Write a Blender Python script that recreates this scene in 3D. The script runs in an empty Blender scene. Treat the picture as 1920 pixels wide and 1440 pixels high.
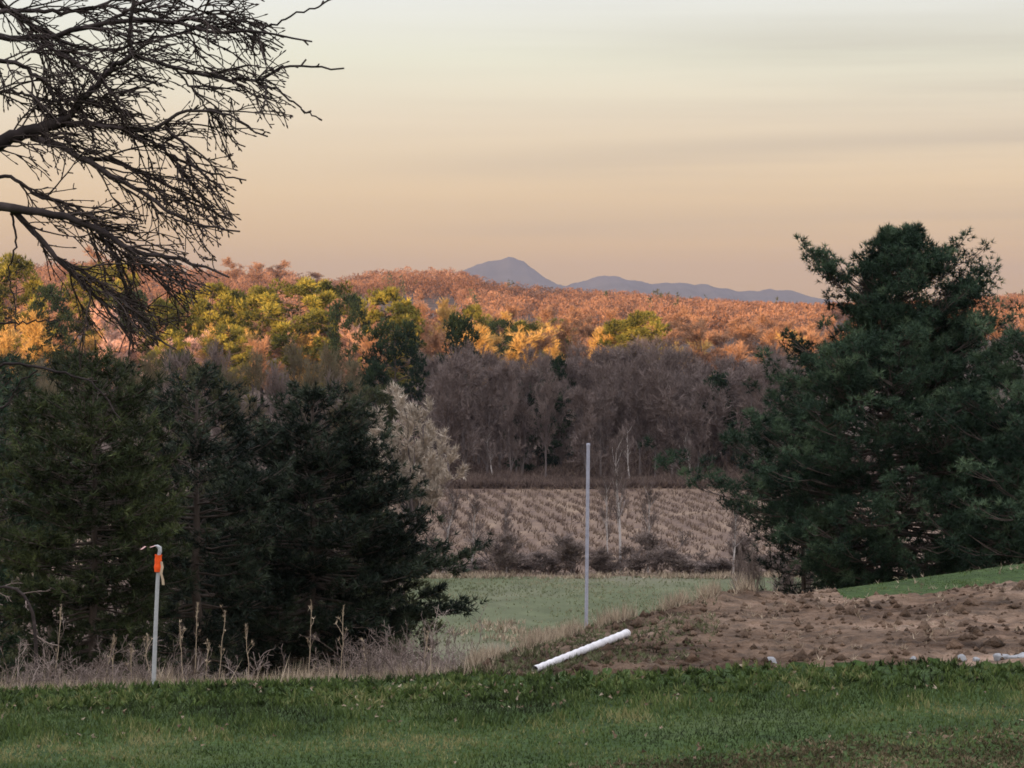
import bpy, math
import numpy as np
from mathutils import Vector

C = bpy.context.scene.collection
sc = bpy.context.scene
F = 4800.0            # focal length in photo pixels (photo is 1920 wide), eye level sits on row 600
HZ = 600.0

# ------------------------------------------------------------------ camera
cam_d = bpy.data.cameras.new('camera'); cam = bpy.data.objects.new('camera', cam_d); C.objects.link(cam)
cam.location = (0, 0, 0); cam.rotation_euler = (math.radians(90), 0, 0)
cam_d.sensor_width = 36; cam_d.lens = 90; cam_d.shift_y = -0.0625
cam_d.clip_start = 0.1; cam_d.clip_end = 60000
sc.camera = cam

# ------------------------------------------------------------------ sun, world, exposure
AZ = math.radians(28)                       # sun low, behind the camera and to the left
SLOPE = 0.0437                              # drop of the shadow edge per metre of y
SUN_EL = math.atan(SLOPE * math.cos(AZ))
sun_d = bpy.data.lights.new('sun', 'SUN'); sun = bpy.data.objects.new('sun', sun_d); C.objects.link(sun)
sun_d.energy = 5.0; sun_d.angle = math.radians(0.55); sun_d.color = (1.0, 0.61, 0.31)
to_sun = Vector((-math.sin(AZ), -math.cos(AZ), math.tan(SUN_EL))).normalized()
sun.rotation_euler = to_sun.to_track_quat('Z', 'Y').to_euler()
sun.location = (-60, -60, 60)

w = bpy.data.worlds.new("World"); sc.world = w; w.use_nodes = True
nt = w.node_tree; N = nt.nodes; L = nt.links; N.clear()
out = N.new('ShaderNodeOutputWorld'); bg = N.new('ShaderNodeBackground'); bg.inputs[1].default_value = 0.07
L.new(bg.outputs[0], out.inputs[0])
sky = N.new('ShaderNodeTexSky'); sky.sky_type = 'NISHITA'; sky.sun_disc = False
sky.sun_elevation = SUN_EL; sky.sun_rotation = math.atan2(to_sun.x, to_sun.y)
sky.dust_density = 3.0; sky.air_density = 1.0; sky.ozone_density = 1.0
tc = N.new('ShaderNodeTexCoord'); sep = N.new('ShaderNodeSeparateXYZ'); L.new(tc.outputs['Generated'], sep.inputs[0])
def mth(op, a, b=None, clamp=False):
    n = N.new('ShaderNodeMath'); n.operation = op; n.use_clamp = clamp
    for i, v in enumerate((a, b)):
        if v is None: continue
        if isinstance(v, (int, float)): n.inputs[i].default_value = v
        else: L.new(v, n.inputs[i])
    return n.outputs[0]
def s2l(c): return tuple(((v/255)/12.92 if v/255 <= .04045 else ((v/255+.055)/1.055)**2.4) for v in c)
def ramp(nodes, stops):
    r = nodes.new('ShaderNodeValToRGB'); e = r.color_ramp.elements
    while len(e) < len(stops): e.new(0.5)
    for el, (p, c) in zip(e, stops):
        el.position = p; el.color = (*c, 1) if len(c) == 3 else c
    return r
elev = mth('MULTIPLY', sep.outputs[2], 2.0, True)       # 0.5 = 30 degrees up -> 1
veil = ramp(N, [(0.0, s2l((234,188,118))), (0.045, s2l((239,197,136))), (0.10, s2l((242,212,168))),
                (0.155, s2l((241,224,195))), (0.205, s2l((240,238,216))), (0.26, s2l((238,240,236))),
                (0.6, s2l((220,215,215))), (1.0, s2l((205,208,222)))])
L.new(elev, veil.inputs[0])
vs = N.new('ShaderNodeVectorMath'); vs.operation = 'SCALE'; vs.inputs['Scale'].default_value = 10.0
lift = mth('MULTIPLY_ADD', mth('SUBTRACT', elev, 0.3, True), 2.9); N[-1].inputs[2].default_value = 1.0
L.new(mth('MULTIPLY', lift, 8.3), vs.inputs['Scale'])   # added boost: sky above the frame brightened to light the shaded foreground
# thin banks of grey stratus, long and flat
mp = N.new('ShaderNodeMapping'); mp.inputs['Scale'].default_value = (3.0, 3.0, 75.0); mp.inputs['Rotation'].default_value = (0, math.radians(-1.6), 0)
mp.inputs['Location'].default_value = (0.3, 0.0, 0.9)
L.new(tc.outputs['Generated'], mp.inputs[0])
nz = N.new('ShaderNodeTexNoise'); nz.inputs['Scale'].default_value = 1.0; nz.inputs['Detail'].default_value = 5; nz.inputs['Roughness'].default_value = .55
L.new(mp.outputs[0], nz.inputs['Vector'])
cr = ramp(N, [(0.42, (0,0,0)), (0.68, (1,1,1))]); L.new(nz.outputs['Fac'], cr.inputs[0])
right = mth('MULTIPLY_ADD', sep.outputs[0], 2.2); N[-1].inputs[2].default_value = 0.5; N[-1].use_clamp = True
cf = mth('MULTIPLY', cr.outputs[0], right); cf = mth('MULTIPLY', cf, 0.25)
wob = mth('MULTIPLY', mth('SUBTRACT', nz.outputs['Fac'], 0.5), 0.012)
def band(z0, tilt, wid, x0, x1, amp):
    zc = mth('ADD', mth('MULTIPLY', sep.outputs[0], -tilt), mth('SUBTRACT', mth('ADD', sep.outputs[2], wob), z0))
    g = mth('POWER', 2.718, mth('MULTIPLY', mth('MULTIPLY', zc, zc), -1.0/wid**2))
    mr = N.new('ShaderNodeMapRange'); mr.interpolation_type = 'SMOOTHSTEP'; L.new(sep.outputs[0], mr.inputs[0]); mr.inputs[1].default_value = x0; mr.inputs[2].default_value = x1
    return mth('MULTIPLY', mth('MULTIPLY', g, mr.outputs[0]), amp)
for a_ in (band(.0628, .037, .0050, -.09, .12, .34), band(.106, .01, .010, -.03, .14, .24), band(.036, .02, .004, -.06, .03, .16), band(.092, .0, .005, .05, .2, .15)):
    cf = mth('ADD', cf, a_, True)
mc = N.new('ShaderNodeMix'); mc.data_type = 'RGBA'
L.new(cf, mc.inputs['Factor']); L.new(veil.outputs[0], mc.inputs['A']); mc.inputs['B'].default_value = (*s2l((178,170,158)), 1)
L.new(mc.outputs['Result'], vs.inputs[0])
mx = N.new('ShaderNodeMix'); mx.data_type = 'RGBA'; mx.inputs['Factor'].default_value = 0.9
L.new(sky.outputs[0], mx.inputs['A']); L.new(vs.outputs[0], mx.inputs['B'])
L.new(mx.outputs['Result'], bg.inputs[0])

sc.view_settings.view_transform = 'Standard'; sc.view_settings.look = 'None'
sc.view_settings.exposure = 1.0; sc.view_settings.gamma = 1.0; sc.view_settings.use_curve_mapping = False
sc.cycles.use_denoising = True
sc.cycles.max_bounces = 5; sc.cycles.diffuse_bounces = 3; sc.cycles.volume_bounces = 0
sc.cycles.pixel_filter_type = 'BLACKMAN_HARRIS'; sc.cycles.filter_width = 1.7

# ------------------------------------------------------------------ helpers
rng = np.random.default_rng(7)
def P(px, py, d): return np.array([(px-960)/F*d, d, (HZ-py)/F*d])
def norm(v): return v/np.maximum(np.linalg.norm(v, axis=-1, keepdims=True), 1e-9)

_lat = np.random.default_rng(99).random((256, 256))
def vnoise(x, y):
    xi = np.floor(x).astype(int); yi = np.floor(y).astype(int); fx = x-xi; fy = y-yi
    fx = fx*fx*(3-2*fx); fy = fy*fy*(3-2*fy)
    g = lambda a, b: _lat[a & 255, b & 255]
    return (g(xi,yi)*(1-fx)+g(xi+1,yi)*fx)*(1-fy) + (g(xi,yi+1)*(1-fx)+g(xi+1,yi+1)*fx)*fy - .5
def fbm(x, y, f, o=4):
    s = 0; a = 1
    for i in range(o):
        s = s + a*vnoise(x*f+17.3*i, y*f-9.1*i); f *= 2.03; a *= .5
    return s

def mesh_obj(name, verts, faces, mat, parent=None, tint=None, smooth=False, idx=None):
    """faces: (n,3) or (n,4) array or a list of such arrays; idx: material index per face"""
    verts = np.asarray(verts, dtype=np.float32)
    if not isinstance(faces, list): faces = [faces]
    faces = [f for f in faces if len(f)]
    me = bpy.data.meshes.new(name)
    tot = np.concatenate([np.full(len(f), f.shape[1], np.int32) for f in faces])
    li = np.concatenate([f.reshape(-1) for f in faces]).astype(np.int32)
    me.vertices.add(len(verts)); me.vertices.foreach_set('co', verts.reshape(-1))
    me.loops.add(len(li)); me.loops.foreach_set('vertex_index', li)
    me.polygons.add(len(tot)); st = np.concatenate([[0], np.cumsum(tot)[:-1]]).astype(np.int32)
    me.polygons.foreach_set('loop_start', st); me.polygons.foreach_set('loop_total', tot)
    if smooth: me.polygons.foreach_set('use_smooth', np.ones(len(tot), bool))
    if tint is not None:
        a = me.attributes.new('tint', 'FLOAT', 'POINT'); a.data.foreach_set('value', np.asarray(tint, np.float32))
    me.update(calc_edges=True); me.validate()
    me.materials.append(mat)
    o = bpy.data.objects.new(name, me); C.objects.link(o)
    if parent is not None: o.parent = parent
    return o

class MB:
    def __init__(s): s.v = []; s.q = []; s.t = []; s.tint = []; s.n = 0
    def add(s, v, q=None, t=None, tint=None):
        if q is not None and len(q): s.q.append(q+s.n)
        if t is not None and len(t): s.t.append(t+s.n)
        s.v.append(v); s.tint.append(np.full(len(v), .5) if tint is None else tint); s.n += len(v)
    def build(s, name, mat, parent=None, smooth=False):
        return mesh_obj(name, np.concatenate(s.v), [np.concatenate(x) for x in (s.q, s.t) if x], mat, parent, np.concatenate(s.tint), smooth)

def tubes(mb, Pn, R, sides=4, tint=None, caps=False):
    """Pn (n,k,3), R (n,k)"""
    n, k, _ = Pn.shape
    T = np.empty_like(Pn); T[:,1:-1] = Pn[:,2:]-Pn[:,:-2]; T[:,0] = Pn[:,1]-Pn[:,0]; T[:,-1] = Pn[:,-1]-Pn[:,-2]
    T = norm(T); m = norm(T.mean(1)); ref = np.where(np.abs(m[:,2:3]) < .8, np.array([[0,0,1.]]), np.array([[1.,0,0]]))
    A = norm(np.cross(T, ref[:,None,:])); B = np.cross(T, A)
    ang = np.arange(sides)*2*np.pi/sides
    V = Pn[:,:,None,:] + R[:,:,None,None]*(A[:,:,None,:]*np.cos(ang)[None,None,:,None] + B[:,:,None,:]*np.sin(ang)[None,None,:,None])
    i = np.arange(n)[:,None,None]*k*sides; j = np.arange(k-1)[None,:,None]*sides; s = np.arange(sides)[None,None,:]; s2 = (s+1) % sides
    q = np.stack([i+j+s, i+j+s2, i+j+sides+s2, i+j+sides+s], -1).reshape(-1, 4)
    tt = None if tint is None else np.repeat(tint, k*sides)
    v = V.reshape(-1, 3)
    mb.add(v, q=q, tint=tt if tt is not None else np.repeat(np.random.default_rng(n).random(n), k*sides))
    if caps and sides == 4:
        e = np.concatenate([np.arange(n)[:,None]*k*sides+np.array([[3,2,1,0]]), np.arange(n)[:,None]*k*sides+(k-1)*sides+np.array([[0,1,2,3]])])
        mb.q.append(e + mb.n - len(v))

def resample(pts, k):
    pts = np.asarray(pts, float); d = np.r_[0, np.cumsum(np.linalg.norm(np.diff(pts, axis=0), axis=1))]
    t = np.linspace(0, d[-1], k*4); q = np.stack([np.interp(t, d, pts[:,c]) for c in range(pts.shape[1])], 1)
    ker = np.array([1,2,3,2,1.])/9; qq = q.copy()
    for c in range(q.shape[1]): qq[2:-2,c] = np.convolve(q[:,c], ker, 'valid')
    return qq[np.linspace(0, len(qq)-1, k).astype(int)]

def grow(Pp, Rp, m, t0, t1, l0, l1, ang, bias, jit, k, r, ratio=.6, rmin=.002, endr=.45, curve=(0,0,0)):
    """children of the polylines Pp (n,kp,3)"""
    n, kp, _ = Pp.shape; idx = np.repeat(np.arange(n), m); M = len(idx)
    t = r.uniform(t0, t1, M)*(kp-1); a = np.minimum(t.astype(int), kp-2); f = (t-a)[:,None]
    pos = Pp[idx,a]*(1-f)+Pp[idx,a+1]*f; tan = norm(Pp[idx,a+1]-Pp[idx,a]); rad = Rp[idx,a]*(1-f[:,0])+Rp[idx,a+1]*f[:,0]
    perp = norm(np.cross(tan, r.normal(size=(M,3)))); A = r.uniform(ang*.6, ang*1.3, M)[:,None]
    d = norm(np.cos(A)*tan+np.sin(A)*perp+np.array(bias)); ln = r.uniform(l0, l1, M)*(1-.35*t/(kp-1))
    out = np.empty((M,k,3)); out[:,0] = pos; cv = np.array(curve)
    for j in range(1, k):
        d = norm(d+r.normal(size=(M,3))*jit+cv); out[:,j] = out[:,j-1]+d*(ln/(k-1))[:,None]
    r0 = np.maximum(rad*ratio, rmin)
    return out, r0[:,None]*np.linspace(1, endr, k)[None,:]

def blades(mb, pos, dirs, nb, length, width, spread, r, tint=None):
    """nb flat pointed blades at each position"""
    m = len(pos); p = np.repeat(pos, nb, 0); d = norm(np.repeat(dirs, nb, 0)+r.normal(size=(m*nb,3))*spread)
    ln = length*r.uniform(.6, 1.2, m*nb)[:,None]; side = norm(np.cross(d, r.normal(size=(m*nb,3))))*width*r.uniform(.6,1.3,m*nb)[:,None]
    v = np.stack([p-side*.5, p+side*.5, p+d*ln], 1).reshape(-1, 3)
    t = np.arange(m*nb*3).reshape(-1, 3)
    tt = np.clip((r.random(m) if tint is None else tint), 0, 1)
    tt = np.clip(np.repeat(tt, nb)+r.normal(size=m*nb)*.1, 0, 1)
    mb.add(v, t=t, tint=np.repeat(tt, 3))

# ------------------------------------------------------------------ naming
def tag(o, label=None, cat=None, group=None, kind=None):
    if label: o['label'] = label
    if cat: o['category'] = cat
    if group: o['group'] = group
    if kind: o['kind'] = kind
    return o
def empty(name, loc=(0,0,0), rz=0.0):
    o = bpy.data.objects.new(name, None); C.objects.link(o); o.location = tuple(map(float, loc)); o.rotation_euler = (0,0,rz)
    o.empty_display_size = .3
    return o
def copy_tree(o, parent=None):
    c = o.copy(); C.objects.link(c)
    if parent is not None: c.parent = parent
    for ch in list(o.children): copy_tree(ch, c)
    return c

# ------------------------------------------------------------------ materials
def mat_tint(name, cols, rough=.85, scale=None, spec=.15, transl=0.0, contrast=.35):
    m = bpy.data.materials.new(name); m.use_nodes = True; t = m.node_tree; n = t.nodes; l = t.links
    b = n['Principled BSDF']; b.inputs['Roughness'].default_value = rough; b.inputs['Specular IOR Level'].default_value = spec
    at = n.new('ShaderNodeAttribute'); at.attribute_name = 'tint'
    r = ramp(n, [(i/(max(1,len(cols)-1)), c) for i, c in enumerate(cols)])
    fac = at.outputs['Fac']
    if scale:
        c = n.new('ShaderNodeTexCoord'); z = n.new('ShaderNodeTexNoise'); z.inputs['Scale'].default_value = scale; z.inputs['Detail'].default_value = 3
        l.new(c.outputs['Object'], z.inputs['Vector'])
        a = n.new('ShaderNodeMath'); a.operation = 'MULTIPLY_ADD'; l.new(z.outputs['Fac'], a.inputs[0]); a.inputs[1].default_value = 2.2*contrast/.35
        s = n.new('ShaderNodeMath'); s.operation = 'MULTIPLY_ADD'; l.new(at.outputs['Fac'], s.inputs[0]); s.inputs[1].default_value = .7; s.inputs[2].default_value = -1.1*contrast/.35+.15
        l.new(s.outputs[0], a.inputs[2]); fac = a.outputs[0]; a.use_clamp = True
    l.new(fac, r.inputs[0]); l.new(r.outputs[0], b.inputs['Base Color'])
    if transl:
        tr = n.new('ShaderNodeBsdfTranslucent'); l.new(r.outputs[0], tr.inputs[0])
        mxx = n.new('ShaderNodeMixShader'); mxx.inputs[0].default_value = transl
        l.new(b.outputs[0], mxx.inputs[1]); l.new(tr.outputs[0], mxx.inputs[2]); l.new(mxx.outputs[0], n['Material Output'].inputs[0])
    return m
def mat_ground(name, stops, scale=1.0, stops2=None, scale2=8.0, bump=.3, bscale=6.0, stretch=(1,1,1), rough=.95):
    m = bpy.data.materials.new(name); m.use_nodes = True; t = m.node_tree; n = t.nodes; l = t.links
    b = n['Principled BSDF']; b.inputs['Roughness'].default_value = rough; b.inputs['Specular IOR Level'].default_value = .1
    c = n.new('ShaderNodeTexCoord'); mp = n.new('ShaderNodeMapping'); mp.inputs['Scale'].default_value = stretch; l.new(c.outputs['Object'], mp.inputs[0])
    z = n.new('ShaderNodeTexNoise'); z.inputs['Scale'].default_value = scale; z.inputs['Detail'].default_value = 6; z.inputs['Roughness'].default_value = .6
    l.new(mp.outputs[0], z.inputs['Vector']); r = ramp(n, stops); l.new(z.outputs['Fac'], r.inputs[0])
    col = r.outputs[0]
    z2 = n.new('ShaderNodeTexNoise'); z2.inputs['Scale'].default_value = scale2; z2.inputs['Detail'].default_value = 5; l.new(mp.outputs[0], z2.inputs['Vector'])
    if stops2:
        r2 = ramp(n, stops2); l.new(z2.outputs['Fac'], r2.inputs[0])
        k = n.new('ShaderNodeMix'); k.data_type = 'RGBA'; k.blend_type = 'MULTIPLY'; k.inputs['Factor'].default_value = 1
        l.new(col, k.inputs['A']); l.new(r2.outputs[0], k.inputs['B']); col = k.outputs['Result']
    l.new(col, b.inputs['Base Color'])
    z3 = n.new('ShaderNodeTexNoise'); z3.inputs['Scale'].default_value = bscale; z3.inputs['Detail'].default_value = 5; l.new(c.outputs['Object'], z3.inputs['Vector'])
    bp = n.new('ShaderNodeBump'); bp.inputs['Strength'].default_value = bump; bp.inputs['Distance'].default_value = .2
    l.new(z3.outputs['Fac'], bp.inputs['Height']); l.new(bp.outputs[0], b.inputs['Normal'])
    return m

M = {}
M['lawn'] = mat_ground('lawn', [(.3,(.020,.036,.010)),(.5,(.034,.060,.016)),(.7,(.055,.075,.026))], .5, [(.3,(.6,.6,.6)),(.7,(1.3,1.25,1.2))], 9)
M['dirt'] = mat_ground('dirt', [(.30,(.07,.046,.032)),(.45,(.145,.102,.074)),(.6,(.215,.158,.12)),(.75,(.35,.275,.225))], .9,
                       [(.32,(.5,.5,.5)),(.6,(1.1,1.05,1.0)),(.75,(1.35,1.3,1.3))], 5, bump=1.0, bscale=7, stretch=(.55,.9,1))
_t = M['dirt'].node_tree; _b = _t.nodes['Principled BSDF']; _src = _b.inputs['Base Color'].links[0].from_socket
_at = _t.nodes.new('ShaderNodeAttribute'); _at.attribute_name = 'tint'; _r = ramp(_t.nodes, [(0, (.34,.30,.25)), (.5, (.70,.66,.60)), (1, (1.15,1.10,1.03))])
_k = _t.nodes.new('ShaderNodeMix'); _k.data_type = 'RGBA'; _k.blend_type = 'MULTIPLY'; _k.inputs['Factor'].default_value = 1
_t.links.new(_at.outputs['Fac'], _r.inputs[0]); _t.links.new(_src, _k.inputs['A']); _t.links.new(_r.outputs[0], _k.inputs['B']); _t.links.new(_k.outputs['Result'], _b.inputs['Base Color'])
M['slope'] = mat_ground('slope', [(.3,(.06,.055,.03)),(.5,(.13,.11,.065)),(.7,(.2,.165,.11))], 1.2)
M['meadow'] = mat_ground('meadow', [(.30,(.065,.078,.037)),(.5,(.09,.10,.052)),(.66,(.14,.128,.085)),(.78,(.20,.16,.115))], .12,
                         [(.3,(.8,.8,.8)),(.7,(1.15,1.15,1.15))], 1.3, bump=.2, stretch=(.6,.35,1))
M['stubble'] = mat_ground('stubble', [(.30,(.10,.066,.05)),(.5,(.155,.105,.075)),(.7,(.22,.155,.105))], .35,
                         [(.3,(.7,.7,.75)),(.7,(1.15,1.15,1.1))], 1.6, bump=.6, bscale=1.5, stretch=(1,.4,1))
M['forest_floor'] = mat_ground('forest_floor', [(.3,(.04,.028,.022)),(.5,(.075,.05,.038)),(.7,(.12,.08,.06))], .05, [(.3,(.7,.7,.7)),(.7,(1.2,1.2,1.2))], .4)
M['mountain'] = mat_ground('mountain', [(.35,(.05,.055,.05)),(.65,(.09,.085,.075))], .002)
M['bark_near'] = mat_tint('bark_near', [(.018,.013,.012),(.034,.026,.023),(.06,.046,.042)], .9, 14)
M['twig_near'] = mat_tint('twig_near', [(.022,.015,.012),(.036,.026,.021),(.065,.048,.04)], .85)
M['pine_bark'] = mat_tint('pine_bark', [(.05,.038,.03),(.11,.085,.07)], .95, 6)
M['pine_needle'] = mat_tint('pine_needle', [(.008,.018,.010),(.034,.060,.033),(.11,.155,.08)], .7, .9, transl=.15)
M['pine_needle_dark'] = mat_tint('pine_needle_dark', [(.004,.008,.005),(.018,.027,.016),(.070,.085,.048)], .7, 1.0, transl=.12)
M['pine_needle_olive'] = mat_tint('pine_needle_olive', [(.009,.013,.005),(.032,.043,.016),(.10,.118,.042)], .7, .8, transl=.2)
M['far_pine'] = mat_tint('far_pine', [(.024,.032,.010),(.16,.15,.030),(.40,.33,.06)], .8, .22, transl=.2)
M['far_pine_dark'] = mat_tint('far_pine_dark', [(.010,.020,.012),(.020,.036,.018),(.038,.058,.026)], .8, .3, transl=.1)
M['mid_pine'] = mat_tint('mid_pine', [(.022,.026,.012),(.050,.056,.024),(.10,.10,.048)], .8, .3, transl=.1)
M['grey_bark'] = mat_tint('grey_bark', [(.06,.048,.044),(.13,.105,.096),(.24,.20,.18)], .9)
M['pale_bark'] = mat_tint('pale_bark', [(.22,.19,.17),(.36,.32,.29),(.5,.45,.4)], .9)
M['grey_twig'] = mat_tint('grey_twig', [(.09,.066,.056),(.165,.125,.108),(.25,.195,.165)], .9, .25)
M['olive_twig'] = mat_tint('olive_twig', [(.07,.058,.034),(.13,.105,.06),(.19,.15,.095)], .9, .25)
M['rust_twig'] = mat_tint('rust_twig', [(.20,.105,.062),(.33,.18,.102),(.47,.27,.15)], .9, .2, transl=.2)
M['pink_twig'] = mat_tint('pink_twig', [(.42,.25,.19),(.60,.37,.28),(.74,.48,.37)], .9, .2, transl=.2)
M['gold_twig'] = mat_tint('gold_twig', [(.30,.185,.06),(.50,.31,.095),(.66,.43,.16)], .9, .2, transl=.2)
M['pale_twig'] = mat_tint('pale_twig', [(.24,.20,.15),(.40,.335,.26),(.56,.48,.38)], .9, .5)
M['mauve_twig'] = mat_tint('mauve_twig', [(.08,.06,.048),(.165,.125,.105),(.32,.255,.215)], .9, .8)
M['dry_grass'] = mat_tint('dry_grass', [(.16,.115,.08),(.30,.235,.16),(.46,.37,.26)], .9)
M['grass'] = mat_tint('grass', [(.018,.026,.008),(.042,.066,.016),(.080,.115,.028),(.22,.20,.085)], .7, .55, transl=.15, contrast=.3)
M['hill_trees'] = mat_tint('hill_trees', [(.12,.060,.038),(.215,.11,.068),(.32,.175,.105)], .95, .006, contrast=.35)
M['hill_pines'] = mat_tint('hill_pines', [(.04,.05,.03),(.07,.075,.04),(.11,.10,.05)], .95)

def mat_plain(name, col, rough=.5, nscale=20, amt=.15):
    return mat_ground(name, [(.3, tuple(c*(1-amt) for c in col)), (.7, tuple(min(.95, c*(1+amt)) for c in col))], nscale, bump=.05, bscale=60, rough=rough)
M['pvc'] = mat_plain('pvc', (.52,.50,.49), .5, 9, .22)
M['metal'] = mat_plain('metal', (.30,.30,.34), .55)
M['stake'] = mat_plain('stake', (.36,.36,.35), .6)
M['orange_tape'] = mat_plain('orange_tape', (.85,.10,.02), .4)
M['tan_tape'] = mat_plain('tan_tape', (.50,.38,.26), .6)
M['stone'] = mat_plain('stone', (.27,.27,.27), .8, 6, .3)
M['cobweb_pink'] = mat_plain('cobweb_pink', (.50,.30,.26), .7)

# ------------------------------------------------------------------ terrain
kx  = np.array([-1500,-400, 0, 500, 850,1000,1180,1290,1380,1500,1700,1920,2400,3400.])
kcp = np.array([ 1300,1300,1297,1284,1268,1214,1166,1127,1110,1113,1086,1058,1020,1000.])   # row of the crest line
kcd = np.array([ 28.8,28.8,28.8,28.8,29.0,30.6,32.4,33.4,34.4,35.2,36.2,37.2,38,38.])
klp = np.array([ 1308,1305,1300,1289,1281,1278,1268,1262,1258,1256,1254,1250,1240,1230.])   # row of the lawn edge at 28 m
krp_x = np.array([-1500,-400,0,150,300,420,520,590,640,700,760,880,920,1000,1080,1200,1290,1400,1540,1700,1850,1920,2300,3400.])
krp   = np.array([ 540, 520,505,492,500,512,507,528,526,514,508,510,526,542,547,554,564,572,577,571,561,556,540,545.])
def height(x, y):
    x = np.asarray(x, float); y = np.asarray(y, float)
    yy = np.maximum(y, 1.0); px = np.clip(960+F*x/yy, -1500, 3400)
    cd = np.interp(px, kx, kcd); cz = -(np.interp(px, kx, kcp)-HZ)/F*cd; lz = -(np.interp(px, kx, klp)-HZ)/F*28
    rw = np.clip((px-1400)/400, 0, 1)
    o = np.ones_like(px)
    ridge = (HZ-np.interp(px, krp_x, krp))/F*1800-7.2
    D = [0*o, 22*o, 28*o, cd, 41+3*rw, 60*o, 90*o, 138*o, 150*o, 240*o, 330*o, 480*o, 700*o, 1000*o, 1800*o, 3000*o, 40000*o]
    Z = [-4*o, -4*o, lz, cz, -6.3+.9*rw, -9.6+1.2*rw, -13.4*o, -13.9*o, -14.5*o, -15.75*o, -15.5*o, -14*o, -11*o, -4*o, ridge, -30*o, -30*o]
    z = np.array(-4*o)
    for i in range(len(D)-1):
        t = np.clip((y-D[i])/(D[i+1]-D[i]), 0, 1)
        z = np.where((y >= D[i]) & (y <= D[i+1]), Z[i]*(1-t)+Z[i+1]*t, z)
    z = np.where(y > 40000, -30, z)
    b = np.clip((-y-15)/185, 0, 1); b = b*b*(3-2*b)
    far = np.clip((np.hypot(x, y)-700)/800, 0, 1)
    z = z + (y < 0)*b*(22.3+fbm(x, y, .02, 3)*2.2)*(1-far)
    return z
PA = P(1003, 1264, 28.6); PB = P(1176, 1190, 31.0)
def near_pipe(x, y):
    v = PB[:2]-PA[:2]; t = np.clip(((x-PA[0])*v[0]+(y-PA[1])*v[1])/(v@v), -.05, 1.05); return np.clip((np.hypot(x-PA[0]-t*v[0], y-PA[1]-t*v[1])-.12)/.4, 0, 1)
def terrain_detail(x, y, px):
    d = y; dirt = region(x, y, px) == 1
    z = fbm(x, y, .25, 3)*.05*np.clip((d-10)/10, 0, 1)*(d < 60)
    z = z*near_pipe(x, y)
    z = z + near_pipe(x, y)*np.where(dirt, fbm(x*.6-y*.5, y*.5+x*.3, 1.1, 3)*.10 + fbm(x, y, 1.6, 5)*.05 + np.maximum(np.abs(fbm(x+40, y, 5.0, 3))-.12, 0)*.10, 0)
    z = z + np.where((d > 60) & (d < 3000), fbm(x, y, .05, 3)*.25, 0)
    z = z + np.where((d > 900) & (d < 3500), fbm(x, y, .006, 3)*3, 0)
    return z
# 0 lawn 1 dirt 2 slope 3 meadow 4 stubble 5 forest floor
def region(x, y, px):
    n = fbm(x, y, .9, 3)*1.0
    cd = np.interp(px, kx, kcd)
    le = np.interp(px, [850, 1000, 1200, 1500, 1920], [28.9, 28.2, 28.0, 28.2, 28.2])
    top = np.interp(px, [1500, 1600, 1750, 1920, 2400], [36.5, 34.6, 34.2, 35.2, 34.5])
    r = np.zeros(np.shape(x), int)
    r = np.where((y > le+n*.5) & (px > 840) & (y < np.minimum(cd+1.2, top+n*.5)), 1, r)
    r = np.where((y > np.where(px > 1500, cd+3.5, np.where(px > 860, cd+1.2, 29.3+n*.6))), 2, r)
    r = np.where((y > 92+n*4), np.where(px > 760, 3, 5), r)
    r = np.where(y > 139+n*2, 4, r)
    r = np.where(y > 240+n*3, 5, r)
    r = np.where(y < -25+n*4, 5, r)
    r = np.where((np.abs(x) > np.maximum(60, y*.6)) & (np.hypot(x, y) > 80), 5, r)
    return r
dense = np.radians(np.linspace(-13, 13, 380))
mid1 = np.radians(np.linspace(13.3, 40, 45)); rest = np.radians(np.linspace(42, 318, 110)); mid2 = np.radians(np.linspace(320, 346.7, 45))
TH = np.concatenate([dense, mid1, rest, mid2])
RR = np.concatenate([[.01], np.linspace(1, 21.9, 28), np.linspace(22, 40, 225), np.geomspace(40.3, 300, 150), np.geomspace(304, 3200, 90), np.geomspace(3500, 15500, 8)])
tt, rr = np.meshgrid(TH, RR)
gx = (np.sin(tt)*rr); gy = (np.cos(tt)*rr)
px_ = np.clip(960+F*gx/np.maximum(gy, 1), -1500, 3400)
gz = height(gx, gy)+terrain_detail(gx, gy, px_)
gv = np.stack([gx, gy, gz], -1).reshape(-1, 3); nR, nT = tt.shape
ii, jj = np.meshgrid(np.arange(nR-1), np.arange(nT), indexing='ij'); j2 = (jj+1) % nT
quads = np.stack([ii*nT+jj, (ii+1)*nT+jj, (ii+1)*nT+j2, ii*nT+j2], -1).reshape(-1, 4)[:, ::-1]
cen = gv[quads].mean(1); cpx = np.clip(960+F*cen[:,0]/np.maximum(cen[:,1], 1), -1500, 3400)
reg = region(cen[:,0], cen[:,1], cpx)
def submesh(name, mask, mat):
    q = quads[mask]; u, inv = np.unique(q.reshape(-1), return_inverse=True)
    o = mesh_obj(name, gv[u], inv.reshape(-1, 4), mat, smooth=True); tag(o, kind='structure'); return o
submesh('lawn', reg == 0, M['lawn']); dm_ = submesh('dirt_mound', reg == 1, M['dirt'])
co = np.empty(len(dm_.data.vertices)*3, np.float32); dm_.data.vertices.foreach_get('co', co); co = co.reshape(-1, 3)
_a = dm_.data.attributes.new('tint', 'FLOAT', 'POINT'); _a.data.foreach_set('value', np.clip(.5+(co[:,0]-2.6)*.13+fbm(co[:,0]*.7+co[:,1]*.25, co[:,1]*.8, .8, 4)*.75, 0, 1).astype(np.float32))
submesh('dry_slope', reg == 2, M['slope'])
submesh('meadow', reg == 3, M['meadow']); submesh('stubble_field', reg == 4, M['stubble']); submesh('forest_floor', reg == 5, M['forest_floor'])
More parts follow.
